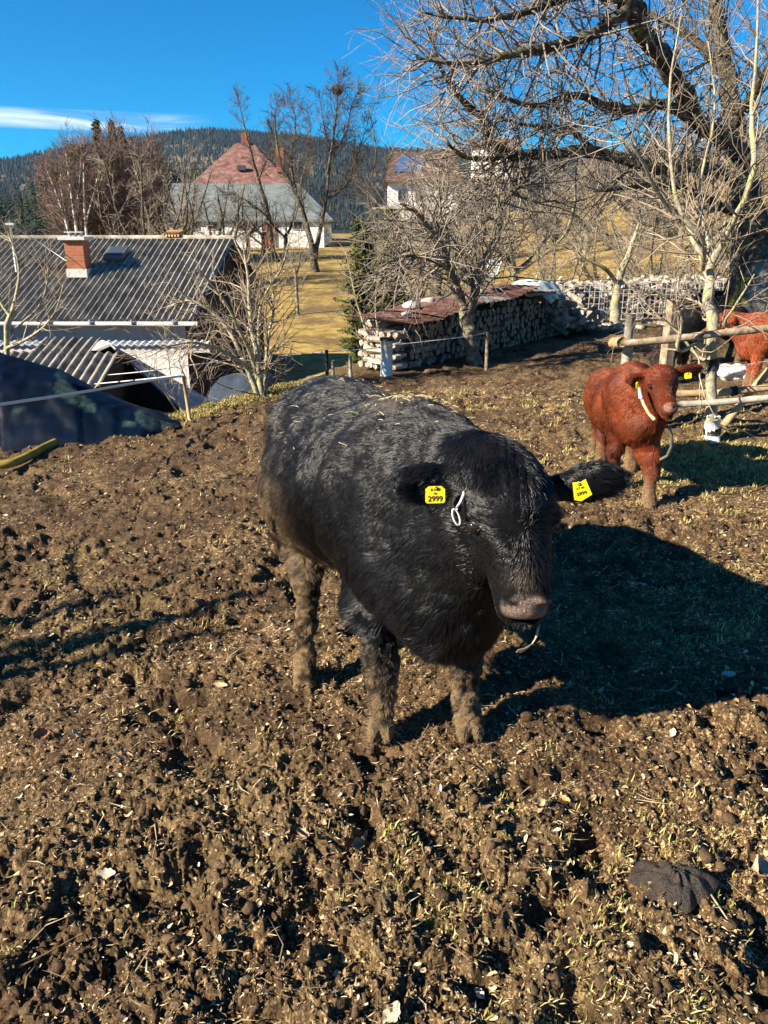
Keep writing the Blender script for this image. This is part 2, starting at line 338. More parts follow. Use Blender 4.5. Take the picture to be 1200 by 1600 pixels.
def scatter_pts(n, rmin, rmax, amax=34, power=1.0, rg=None):
    rg = rg or rng
    u = rg.random(n); r = rmin * (rmax / rmin) ** u if power == 0 else (rmin ** power + u * (rmax ** power - rmin ** power)) ** (1 / power)
    a = np.radians(rg.uniform(-amax, amax, n)); x, y = r * np.sin(a), r * np.cos(a)
    s = np.interp(y, *EX) - x; k = s < .2
    return x[k], y[k], r[k]
def tintmat(name, stops, rough=.8, trans=0.0, sc_=0):
    m, nt, b = mat(name, rough=rough, spec=.2)
    nt.links.new(RAMP(nt, attr(nt, 'tint'), stops), b.inputs['Base Color'])
    return m
def build_litter():
    # lumps of mud lying on the surface
    x, y, r = scatter_pts(8000, .8, 9, power=.7); n = len(x); z = H(x, y)
    sz = (.003 + .013 * rng.random(n) ** 4) * (1 + .08 * r)
    import bmesh
    bm = bmesh.new(); bmesh.ops.create_icosphere(bm, subdivisions=1, radius=1)
    V0 = np.array([v.co[:] for v in bm.verts]); F0 = np.array([[v.index for v in f.verts] for f in bm.faces]); bm.free()
    jit = 1 + .5 * (rng.random((n, len(V0), 1)) - .5) * 1.6
    V = V0[None] * jit ** 1.3 * (sz[:, None, None] * np.array([1, 1, .75])[None, None] * (1 + 1.1 * (rng.random((n, 1, 3)) - .5)))
    V += np.stack([x, y, z + sz * .25], -1)[:, None]
    F = F0[None] + (np.arange(n) * len(V0))[:, None, None]
    me = npmesh('mud_clods', V.reshape(-1, 3), F.reshape(-1, 3), True); fattr(me, 'tint', np.repeat(rng.random(n), len(V0)))
    m, nt, b = mat('clod', rough=.95, spec=.15)
    q = NOISE(nt, wpos(nt), 70, 4, .7)
    nt.links.new(MIX(nt, M(nt, 'MULTIPLY', attr(nt, 'tint'), .6), RAMP(nt, q, [(.3, (.022, .012, .007)), (.7, (.09, .055, .03))]), (.15, .10, .055)), b.inputs['Base Color'])
    bump(nt, b, q, 1, .01)
    tag(link('mud_clods', me, m), 'loose brown lumps of trodden mud strewn over the paddock', 'mud clods', kind='stuff')
    # straw and dead grass stems
    def blades(name, x, y, L, wd, stand, stops, seed, label, cat, cl=None, lift=.004):
        n = len(x); g = np.random.default_rng(seed); z = H(x, y) + lift
        a = g.random(n) * 2 * np.pi; e = np.radians(g.uniform(*stand, n))
        d = np.stack([np.cos(a) * np.cos(e), np.sin(a) * np.cos(e), np.sin(e)], -1)
        sd = np.stack([-np.sin(a), np.cos(a), 0 * a], -1) * wd[:, None]
        dz = np.zeros((n, 3)); dz[:, 2] = L * g.uniform(-.12, .15, n); bend = sd / (wd[:, None] + 1e-9) * (L * g.uniform(-.2, .2, n))[:, None]
        P0 = np.stack([x, y, z], -1); P1 = P0 + d * (L * .5)[:, None] + dz + bend; P2 = P0 + d * L[:, None] - dz * .3
        up = np.array([0, 0, 1.]) * (wd * .6)[:, None]
        V = np.stack([P0 - sd * .5, P0 + sd * .5, P1 - sd, P1 + sd + up, P2], 1)
        o = (np.arange(n) * 5)[:, None]
        Q = np.array([[0, 1, 3, 2]]) + o; T = np.array([[2, 3, 4]]) + o
        me = npmesh(name, V.reshape(-1, 3), [Q, T], False); fattr(me, 'tint', np.repeat(g.random(n), 5))
        return tag(link(name, me, tintmat(name + '_m', stops)), label, cat, kind='stuff')
    x, y, r = scatter_pts(95000, .8, 10, power=.8)
    k = rng.random(len(x)) < .10 + .30 * sst(.42, .6, fbm(x * 1.8, y * 1.8, 55, 3)) + .75 * zone(x, y); x, y, r = x[k], y[k], r[k]; n = len(x)
    L = .006 + .024 * rng.random(n) ** 2.6; L *= 1 + .10 * r
    blades('straw', x, y, L, .0006 + .0008 * rng.random(n) + .00022 * r, (-8, 22), [(0, (.08, .045, .02)), (.45, (.20, .13, .06)), (.85, (.52, .40, .21)), (1, (.70, .58, .36))], 3,
           'short pale straw and dead grass stems lying over the trodden mud', 'straw')
    x, y, r = scatter_pts(360, .9, 5, power=1); n = len(x); L = .05 + .10 * rng.random(n) ** 2
    blades('dead_stems', x, y, L, .0012 + .001 * rng.random(n), (-2, 14), [(0, (.2, .14, .07)), (1, (.5, .40, .24))], 4, 'long thin dead stalks lying on the mud', 'stalks', lift=.012)
    # tufts of living grass
    tx, ty, tr = scatter_pts(1100, .9, 9, power=1)
    k = (zone(tx, ty) > .70) | (rng.random(len(tx)) < .08); tx, ty = tx[k], ty[k]
    e2 = rng.random(900); ex = 1.9 + 4.5 * e2; ey = 5.9 + .1 * (ex - 3) + rng.normal(0, .35, 900)
    q = rng.random(1100); yy = 4.5 + 6 * q; xx = np.interp(yy, *EX) + rng.normal(.1, .22, 1100)
    tx = np.concatenate([tx, ex, xx]); ty = np.concatenate([ty, ey, yy])
    nb = 26; X = np.repeat(tx, nb) + rng.normal(0, .026, len(tx) * nb); Y = np.repeat(ty, nb) + rng.normal(0, .026, len(tx) * nb)
    n = len(X); R = np.hypot(X, Y); L = (.010 + .028 * rng.random(n)) * (1 + .06 * R)
    blades('grass', X, Y, L, .0010 + .0010 * rng.random(n) + .0002 * R, (25, 85), [(0, (.11, .13, .02)), (.25, (.26, .24, .05)), (.5, (.40, .31, .11)), (1, (.52, .42, .20))], 5,
           'short yellow green winter grass growing in tufts', 'grass', lift=-.003)
    # flakes of dead leaf
    def leafmesh(name, x, y, sz, seed, stops, label, cat, kind, lift=.006):
        n = len(x); g = np.random.default_rng(seed); z = H(x, y) + lift
        ang = g.random(n) * 6.28; na = 7
        ths = np.linspace(0, 2 * np.pi, na + 1)[:-1]
        rr = sz[:, None] * (.55 + .6 * g.random((n, na))); rr[:, 0] *= 1.5
        ax = g.normal(0, .45, (n, 2)); curl = g.uniform(.2, 1.0, n)
        cx = np.cos(ths)[None] * rr; cy = np.sin(ths)[None] * rr * .62
        cz = ax[:, :1] * cx + ax[:, 1:] * cy + curl[:, None] * (cy ** 2) / sz[:, None] + g.normal(0, .08, (n, na)) * sz[:, None]
        px = cx * np.cos(ang)[:, None] - cy * np.sin(ang)[:, None]; py_ = cx * np.sin(ang)[:, None] + cy * np.cos(ang)[:, None]
        rim = np.stack([px + x[:, None], py_ + y[:, None], np.maximum(cz, -sz[:, None] * .3) + z[:, None]], -1)
        ctr = np.stack([x, y, z], -1)[:, None]
        V = np.concatenate([ctr, rim], 1); o = (np.arange(n) * (na + 1))[:, None, None]; j = np.arange(na)
        T = np.stack([np.zeros(na, int), 1 + j, 1 + (j + 1) % na], -1)[None] + o
        me = npmesh(name, V.reshape(-1, 3), T.reshape(-1, 3), False); fattr(me, 'tint', np.repeat(g.random(n), na + 1))
        return tag(link(name, me, tintmat(name + '_m', stops, .6)), label, cat, kind=kind)
    x, y, r = scatter_pts(68000, .8, 9, power=.9); k = rng.random(len(x)) < .30 + .7 * zone(x, y); x, y, r = x[k], y[k], r[k]; n = len(x)
    leafmesh('leaf_litter', x, y, (.0020 + .0085 * rng.random(n) ** 3.6) * (1 + .08 * r), 6, [(0, (.028, .015, .008)), (.5, (.09, .052, .025)), (.78, (.33, .22, .105)), (1, (.64, .50, .31))], 'small broken bits of dead leaf on the mud', 'leaf litter', 'stuff')
    # single large leaves
    import bmesh
    def leaf(px, py, s, rot, c, label, curl=1.0, tilt=(0, 0), wide=.6):
        p = ground_at(px, py); z = float(H(np.array([p.x]), np.array([p.y]))[0]); nx, ny = 17, 9
        V = []
        for i in range(nx):
            t = i / (nx - 1); wv = wide * math.sin(math.pi * min(1, t * .93 + .05)) ** .8 * (1 + .12 * math.sin(t * 21))
            for j in range(ny):
                u = j / (ny - 1) * 2 - 1
                V.append(((t - .5) * s, u * wv * s * .5, curl * (.30 * u * u * wv * s + .14 * s * (t - .5) ** 2 * 4) + .02 * s * math.sin(9 * t + 5 * u) + .03 * s * (abs(u) < .1)))
        F = np.array([(i * ny + j, (i + 1) * ny + j, (i + 1) * ny + j + 1, i * ny + j + 1) for i in range(nx - 1) for j in range(ny - 1)])
        V = np.array(V); R = np.array(Matrix.Rotation(rot, 3, 'Z') @ Matrix.Rotation(tilt[0], 3, 'X') @ Matrix.Rotation(tilt[1], 3, 'Y'))
        V2 = V - np.array([0, 0, .0012]); n = len(V)
        me = npmesh('leaf', np.vstack([V, V2]) @ R.T, np.vstack([F, F[:, ::-1] + n]), True)
        m, nt, b = mat('dead_leaf', rough=.55, spec=.3)
        q = NOISE(nt, objco(nt), 60, 5, .7)
        nt.links.new(RAMP(nt, q, [(.3, tuple(k * .5 for k in c)), (.6, c)]), b.inputs['Base Color'])
        o = link('leaf', me, m); o.location = (p.x, p.y, z + .018)
        tag(o, label, 'leaf')
    leaf(65, 1152, .055, .3, (.28, .12, .06), 'curled red brown leaf standing up on the mud at the left', 1.6, (.9, .2), .8)
    leaf(168, 1372, .05, .1, (.58, .46, .33), 'pale buff crumpled leaf lying near a dark hollow low on the left', .8, (.3, 0))
    leaf(472, 1322, .055, 2.2, (.45, .29, .17), 'tan brown folded leaf lying below the legs of the black cow', 1.2, (.4, .1))
    leaf(556, 1320, .055, .7, (.33, .22, .11), 'rolled dark tan leaf with a curled rim, right of the folded one', 1.6, (.6, .3))
    leaf(883, 1255, .035, -.8, (.55, .30, .11), 'small orange brown leaf lying below the grass tufts on the right', .6, (.3, 0), .5)
    leaf(1182, 1354, .075, .8, (.62, .43, .27), 'large buff curled leaf at the right edge by a dung pat', 1.7, (.7, .2), .9)
    leaf(345, 1074, .06, -.15, (.50, .36, .20), 'long narrow tan leaf lying on mud left of the muddy hind leg', .7, (.4, 0), .4)
    leaf(612, 1590, .06, 1.0, (.55, .44, .30), 'pointed pale leaf at the bottom edge of the ground', .3, (.05, -.25), .6)
    leaf(1003, 912, .055, .4, (.40, .37, .34), 'grey leaf lying in the shadow of the black cow, farther one', .5, (.1, 0))
    leaf(1138, 1060, .06, .2, (.42, .39, .36), 'grey leaf lying in the shadow of the black cow, nearer one', .5, (.1, 0))
    # many small crumpled leaves, copied from five shapes
    g7 = np.random.default_rng(52); src = []
    for k in range(5):
        c = [(.50, .38, .24), (.38, .26, .14), (.60, .49, .34), (.28, .17, .09), (.46, .33, .20)][k]
        leaf(300, 1300, (.030, .026, .034, .028, .022)[k], 0, c, 'small crumpled dry leaf, one of many strewn loose over the mud', (1.1, 1.7, .8, 1.4, 2.0)[k], (.25, .15), (.7, .9, .6, .8, 1.0)[k])
        src.append(col.objects[-1]); src[-1]['group'] = 'small dry leaves strewn over the mud'
    lx, ly, lr = scatter_pts(92, .95, 4.6, amax=29, power=1, rg=g7); lz = H(lx, ly)
    for k in range(len(lx)):
        o = src[k] if k < 5 else src[k % 5].copy()
        if k >= 5: col.objects.link(o)
        o.location = (lx[k], ly[k], lz[k] + .012); o.rotation_euler = (g7.normal(0, .35), g7.normal(0, .35), g7.random() * 6.28); q = g7.uniform(.6, 1.25); o.scale = (q, q, q)
    # dung pat
    p = ground_at(1050, 1388); n = 44; V = []; F = []
    for i in range(15):
        rr = i / 14
        for j in range(n):
            a = j / n * 2 * math.pi; R = rr * (1 + .14 * math.sin(3 * a + 1) + .07 * math.sin(7 * a))
            h = .050 * (1 - rr ** 2.2) + .008 * math.sin(rr * 15 + 1.3 * math.sin(2 * a) + .5 * math.sin(a)) * (1 - rr) + .004 * math.sin(9 * a + 9 * rr) - .014
            V.append((.115 * R * math.cos(a), .085 * R * math.sin(a), h))
    for i in range(14):
        for j in range(n): F.append((i * n + j, i * n + (j + 1) % n, (i + 1) * n + (j + 1) % n, (i + 1) * n + j))
    me = npmesh('dung_pat', np.array(V), np.array(F)[:, ::-1], True)
    m = noisy('dung', [(.3, (.016, .011, .007)), (.7, (.060, .042, .028))], 45, rough=.42, bstr=1, bdist=.012, spec=.5)
    o = link('dung_pat', me, m); o.location = (p.x, p.y, float(H(np.array([p.x]), np.array([p.y]))[0]) + .012)
    tag(o, 'dark moist wrinkled dung pat lying on the mud near the right edge', 'dung')
    # thin sticks
    def stick(pts, r, c, label):
        mb = MB(); P = [ground_at(*q) for q in pts]; P = [(q.x, q.y, float(H(np.array([q.x]), np.array([q.y]))[0]) + .014) for q in P]
        t = np.linspace(0, 1, 9); A = np.array(P); k = np.linspace(0, 1, len(A)); Q = np.stack([np.interp(t, k, A[:, i]) for i in range(3)], -1)
        Q[:, 2] = np.linspace(Q[0, 2], Q[-1, 2], 9) + .004; mb.tube(Q, np.linspace(r, r * .5, 9), 6, jitter=.2)
        tag(mb.build('stick', noisy('stick', [(.3, tuple(v * .6 for v in c)), (.7, c)], 60, bstr=.4, bdist=.002), smooth=True), label, 'stick')
    stick([(30, 1518), (75, 1497), (130, 1466)], .003, (.20, .13, .06), 'thin brown stick lying on the mud low on the left')
    stick([(1108, 1412), (1150, 1445), (1190, 1470)], .0028, (.5, .38, .22), 'pale stalk lying below the dung pat at the right edge')
    stick([(242, 1290), (246, 1320), (240, 1358)], .0022, (.45, .34, .2), 'short upright tan stalk lying on the mud left of centre')
    stick([(600, 1325), (650, 1326), (690, 1325)], .002, (.5, .4, .26), 'thin pale twig lying across the mud in the middle')
# ------------------------------------------------------------------ sculpting: smooth union of volumes, meshed by surface nets
class Sculpt:
    def __init__(s, lo, hi, h):
        s.lo = np.array(lo, float); s.h = h; s.n = np.ceil((np.array(hi) - s.lo) / h).astype(int) + 1
        s.F = np.full(s.n, 1.0, np.float32)
    def _apply(s, lo, hi, fn, k, sub):
        a = np.clip(((lo - k - .02 - s.lo) / s.h).astype(int), 0, s.n - 1); b = np.clip(((hi + k + .02 - s.lo) / s.h).astype(int) + 2, 1, s.n)
        if (b <= a).any(): return
        ax = [s.lo[i] + s.h * np.arange(a[i], b[i]) for i in range(3)]
        X, Y, Z = np.meshgrid(*ax, indexing='ij'); d = fn(X, Y, Z).astype(np.float32)
        sl = tuple(slice(a[i], b[i]) for i in range(3)); o = s.F[sl]
        if sub:
            d = -d; hh = np.maximum(k - np.abs(o - d), 0) / k; s.F[sl] = np.maximum(o, d) + hh * hh * k * .25
        else:
            hh = np.maximum(k - np.abs(o - d), 0) / k; s.F[sl] = np.minimum(o, d) - hh * hh * k * .25
    def cone(s, a, b, ra, rb, k=.05, sub=False):
        a, b = np.array(a, float), np.array(b, float); ab = b - a; L = ab @ ab + 1e-9; R = max(ra, rb)
        def fn(X, Y, Z):
            px, py, pz = X - a[0], Y - a[1], Z - a[2]; t = np.clip((px * ab[0] + py * ab[1] + pz * ab[2]) / L, 0, 1)
            return np.sqrt((px - t * ab[0]) ** 2 + (py - t * ab[1]) ** 2 + (pz - t * ab[2]) ** 2) - (ra + (rb - ra) * t)
        s._apply(np.minimum(a, b) - R, np.maximum(a, b) + R, fn, k, sub)
    def ell(s, c, r, fwd=(0, 1, 0), up=(0, 0, 1), k=.06, sub=False):
        """r = (side, along fwd, up)"""
        f = np.array(fwd, float); f /= np.linalg.norm(f); u = np.array(up, float); sd = np.cross(f, u); sd /= np.linalg.norm(sd); u = np.cross(sd, f)
        c = np.array(c, float)
        def fn(X, Y, Z):
            px, py, pz = X - c[0], Y - c[1], Z - c[2]; k0 = 0; k1 = 0
            for v, rr in ((sd, r[0]), (f, r[1]), (u, r[2])):
                q = px * v[0] + py * v[1] + pz * v[2]; k0 = k0 + (q / rr) ** 2; k1 = k1 + (q / rr / rr) ** 2
            k0 = np.sqrt(k0); return k0 * (k0 - 1) / (np.sqrt(k1) + 1e-6)
        m = max(r); s._apply(c - m, c + m, fn, k, sub)
    def mesh(s):
        F = s.F; S = F < 0
        a = S[:-1, :-1, :-1].astype(np.int8)
        cnt = np.zeros_like(a)
        for dx in (0, 1):
            for dy in (0, 1):
                for dz in (0, 1): cnt += S[dx:dx + a.shape[0], dy:dy + a.shape[1], dz:dz + a.shape[2]]
        I = np.argwhere((cnt > 0) & (cnt < 8)); ids = np.full(a.shape, -1, np.int64); ids[tuple(I.T)] = np.arange(len(I))
        cor = [(dx, dy, dz) for dx in (0, 1) for dy in (0, 1) for dz in (0, 1)]
        val = np.stack([F[I[:, 0] + c[0], I[:, 1] + c[1], I[:, 2] + c[2]] for c in cor], 1)
        acc = np.zeros((len(I), 3)); w = np.zeros(len(I))
        for i in range(8):
            for j in range(i + 1, 8):
                if sum(abs(cor[i][q] - cor[j][q]) for q in range(3)) != 1: continue
                m = (val[:, i] < 0) != (val[:, j] < 0); t = np.where(m, val[:, i] / (val[:, i] - val[:, j] + 1e-12), 0)
                p = np.array(cor[i])[None] + t[:, None] * (np.array(cor[j]) - np.array(cor[i]))[None]
                acc += p * m[:, None]; w += m
        V = (I + acc / w[:, None]) * s.h + s.lo
        Fs = []
        for ax in range(3):
            o1, o2 = [(1, 2), (2, 0), (0, 1)][ax]
            sl0 = [slice(None)] * 3; sl1 = [slice(None)] * 3; sl0[ax] = slice(0, -1); sl1[ax] = slice(1, None)
            A, B = S[tuple(sl0)], S[tuple(sl1)]
            E_ = np.argwhere(A != B); 
            m = (E_[:, o1] > 0) & (E_[:, o2] > 0) & (E_[:, o1] < a.shape[o1]) & (E_[:, o2] < a.shape[o2]) & (E_[:, ax] < a.shape[ax]); E_ = E_[m]
            q = []
            for d1, d2 in ((1, 1), (0, 1), (0, 0), (1, 0)):
                c = E_.copy(); c[:, o1] -= d1; c[:, o2] -= d2; q.append(ids[tuple(c.T)])
            Q = np.stack(q, 1); flip = A[tuple(E_.T)]
            Q[~flip] = Q[~flip][:, ::-1]; Fs.append(Q)
        Q = np.vstack(Fs); Q = Q[(Q >= 0).all(1)]
        # keep only the largest piece and relax
        for _ in range(2):
            s1 = np.zeros_like(V); c1 = np.zeros(len(V))
            for i in range(4):
                np.add.at(s1, Q[:, i], V[Q[:, (i + 1) % 4]]); np.add.at(c1, Q[:, i], 1)
            V = V * .5 + .5 * s1 / np.maximum(c1, 1)[:, None]
        return V, Q
def vnormals(V, Q):
    n = np.cross(V[Q[:, 2]] - V[Q[:, 0]], V[Q[:, 3]] - V[Q[:, 1]]); N_ = np.zeros_like(V)
    for i in range(4): np.add.at(N_, Q[:, i], n)
    return N_ / (np.linalg.norm(N_, axis=1)[:, None] + 1e-12), np.linalg.norm(n, axis=1) / 2
def segdist(P, a, b):
    a, b = np.array(a, float), np.array(b, float); ab = b - a; t = np.clip(((P - a) @ ab) / (ab @ ab + 1e-9), 0, 1)
    return np.linalg.norm(P - a - t[:, None] * ab, axis=1)
def unit(v): return v / (np.linalg.norm(v, axis=-1, keepdims=True) + 1e-9)

def make_fur(V, Q, n, flow, length, keep, tint, material, parent, radius=.0007, nz=1.0, seed=1, clump=.016, lift=.45, npt=5, name='fur'):
    """short strands rooted on the body; flow(P, Nn) gives the lie of the coat, length(P) its length, tint(P) dirt"""
    g = np.random.default_rng(seed); VN, A = vnormals(V, Q)
    qi = g.choice(len(Q), n, p=A / A.sum()); u, v = g.random(n)[:, None], g.random(n)[:, None]; q = Q[qi]
    W = [(1 - u) * (1 - v), u * (1 - v), u * v, (1 - u) * v]
    P = sum(V[q[:, i]] * W[i] for i in range(4)); Nn = unit(sum(VN[q[:, i]] * W[i] for i in range(4)))
    k = g.random(n) < keep(P); P, Nn = P[k], Nn[k]; n = len(P)
    L = length(P) * (.55 + .8 * g.random(n))
    f = flow(P, Nn)
    wv = np.stack([vn3(P * 9 + 11, 3), vn3(P * 9 + 31, 4), vn3(P * 9 + 51, 5)], -1) - .5
    wf = np.stack([vn3(P * 34 + 11, 6), vn3(P * 34 + 31, 7), vn3(P * 34 + 51, 8)], -1) - .5
    f = unit(f) + wv * .70 * nz + wf * .50 * nz + g.normal(0, .10, (n, 3))
    T = unit(f - Nn * (f * Nn).sum(1)[:, None])
    lf = lift * (.5 + 1.0 * vn3(P * 14, 9)) 
    cell = np.floor((P + (wf * .012)) / clump).astype(np.int64); key = (cell[:, 0] * 73856093) ^ (cell[:, 1] * 19349663) ^ (cell[:, 2] * 83492791)
    _, inv = np.unique(key, return_inverse=True); inv = inv.ravel(); c = np.bincount(inv).astype(float)
    C = np.stack([np.bincount(inv, P[:, i]) / c for i in range(3)], -1)[inv]
    t = np.linspace(0, 1, npt)[None, :, None]
    pos = P[:, None] - Nn[:, None] * .002 + L[:, None, None] * (T[:, None] * t + Nn[:, None] * (lf[:, None, None] * t * (1.15 - .75 * t)))
    pos += (C - P)[:, None] * (t ** 1.4) * .62
    pos += wf[:, None] * (t ** 2) * L[:, None, None] * .35
    h = bpy.data.hair_curves.new(name); h.add_curves([npt] * n)
    h.attributes['position'].data.foreach_set('vector', pos.astype(np.float32).ravel())
    ra = h.attributes.get('radius') or h.attributes.new('radius', 'FLOAT', 'POINT')
    rr = radius * np.linspace(1, .25, npt)[None] * (.8 + .5 * g.random(n))[:, None]
    ra.data.foreach_set('value', rr.astype(np.float32).ravel())
    ta = h.attributes.new('tint', 'FLOAT', 'CURVE'); ta.data.foreach_set('value', tint(P).astype(np.float32))
    rn = h.attributes.new('rnd', 'FLOAT', 'CURVE'); cr_ = g.random(inv.max() + 1)[inv]; rn.data.foreach_set('value', np.clip(.40 * cr_ ** 1.6 + .40 * g.random(n) ** 1.5 + .9 * (vn3(P * 6.5 + 3, 17) - .42), 0, 1).astype(np.float32))
    return link(name, h, material, parent, world=True)
def fur_mat(name, c0, c1, mud=(.30, .22, .13), rough=.42, spec=.5):
    m, nt, b = mat(name, rough=rough, spec=spec)
    c = MIX(nt, attr(nt, 'rnd'), c0, c1); c = MIX(nt, attr(nt, 'tint'), c, mud)
    nt.links.new(c, b.inputs['Base Color'])
    nt.links.new(M(nt, 'ADD', M(nt, 'MULTIPLY', attr(nt, 'tint'), .45), rough, clamp=True), b.inputs['Roughness'])
    return m
def hide_mat(name, c0, mud=(.17, .115, .062), nose=(.115, .070, .048)):
    m, nt, b = mat(name, rough=.9, spec=.1); p = wpos(nt)
    mudc = RAMP(nt, NOISE(nt, p, 40, 5, .7), [(.3, tuple(v * .22 for v in mud)), (.5, tuple(v * .7 for v in mud)), (.7, tuple(v * 1.35 for v in mud))])
    c = MIX(nt, attr(nt, 'mud'), c0, mudc)
    nz = attr(nt, 'nose'); c = MIX(nt, nz, c, RAMP(nt, NOISE(nt, p, 55, 3, .6), [(.35, tuple(v * .5 for v in nose)), (.65, nose)]))
    nt.links.new(c, b.inputs['Base Color'])
    nt.links.new(M(nt, 'SUBTRACT', .85, M(nt, 'MULTIPLY', nz, RAMP(nt, NOISE(nt, p, 90, 3, .6), [(.4, .40), (.6, .72)]))), b.inputs['Roughness'])
    nt.links.new(M(nt, 'ADD', .05, M(nt, 'MULTIPLY', nz, .7)), b.inputs['Specular IOR Level'])
    bump(nt, b, M(nt, 'ADD', NOISE(nt, p, 120, 4, .7), M(nt, 'MULTIPLY', NOISE(nt, p, 400, 2, .5), nz)), .8, .005)
    return m
def eyeball(c, r, parent):
    mb = MB(); V, F = blob((r, r, r), 1, 0.0, 3); mb.add(V + np.array(c), F)
    return mb.build('eye', EYE, parent, True, world=True)
EYE = mat('wet_dark_eye', (.012, .008, .006), .08, .6)[0]
TAGY = noisy('yellow_plastic', [(.34, (.22, .15, .03)), (.42, (.70, .54, .015)), (.7, (.80, .62, .01))], 60, rough=.5, bstr=.1, bdist=.001); TAGK = mat('black_print', (.01, .01, .01), .6, .3)[0]
def frame3(right, up):
    r = Vector(right).normalized(); n = r.cross(Vector(up)).normalized(); u = n.cross(r).normalized()
    return Matrix((r, u, n)).transposed()          # columns: right, up, normal towards the viewer
def text_mesh(body, size, name, material, parent, loc, R, depth=.0004, align='CENTER'):
    cu = bpy.data.curves.new(name, 'FONT'); cu.body = body; cu.size = size; cu.align_x = align; cu.align_y = 'CENTER'; cu.extrude = depth; cu.offset = size * .012
    tmp = bpy.data.objects.new('tmp', cu); col.objects.link(tmp); dg = bpy.context.evaluated_depsgraph_get(); me = bpy.data.meshes.new_from_object(tmp.evaluated_get(dg))
    bpy.data.objects.remove(tmp); me.transform(Matrix.Translation(loc) @ R.to_4x4())
    return link(name, me, material, parent, world=True)
def ear_tag(c, right, up, wd, ht, parent, lines=(), notch=False):
    R = frame3(right, up); mb = MB(); t = .0016
    k = .18
    out_ = [(-.5 + k * .5, -.5), (.5 - k * .5, -.5), (.5, -.5 + k * .5), (.5, .5 - k), (.5 - k, .5), (-.5 + k, .5), (-.5, .5 - k), (-.5, -.5 + k * .5)]
    if notch: out_ = [(-.5, -.35), (-.15, -.5), (.5, -.3), (.42, .5), (.1, .42), (-.3, .5)]
    V = [R @ Vector((x * wd, y * ht, t * s_)) + Vector(c) for s_ in (-1, 1) for x, y in out_]; n = len(out_)
    c0 = [R @ Vector((0, 0, t * s_)) + Vector(c) for s_ in (-1, 1)]; V += c0
    T = [(2 * n, (i + 1) % n, i) for i in range(n)] + [(2 * n + 1, n + i, n + (i + 1) % n) for i in range(n)]
    Q = [(i, (i + 1) % n, n + (i + 1) % n, n + i) for i in range(n)]
    mb.add(np.array([tuple(v) for v in V]), [np.array(T), np.array(Q)])
    o = mb.build('ear_tag', TAGY, parent, world=True)
    mb = MB(); mb.tube([Vector(c) + R @ Vector((0, ht * .40, q)) for q in (0, .004, .005)], [.0055, .0055, .003], 10); mb.build('stud', bpy.data.materials.get('tag_stud') or mat('tag_stud', (.50, .38, .02), .5)[0], parent, True, world=True)
    for txt, y, s_ in lines:
        text_mesh(txt, s_, 'lettering', TAGK, parent, Vector(c) + R @ Vector((0, y * ht, t + .0006)), R)
    return o

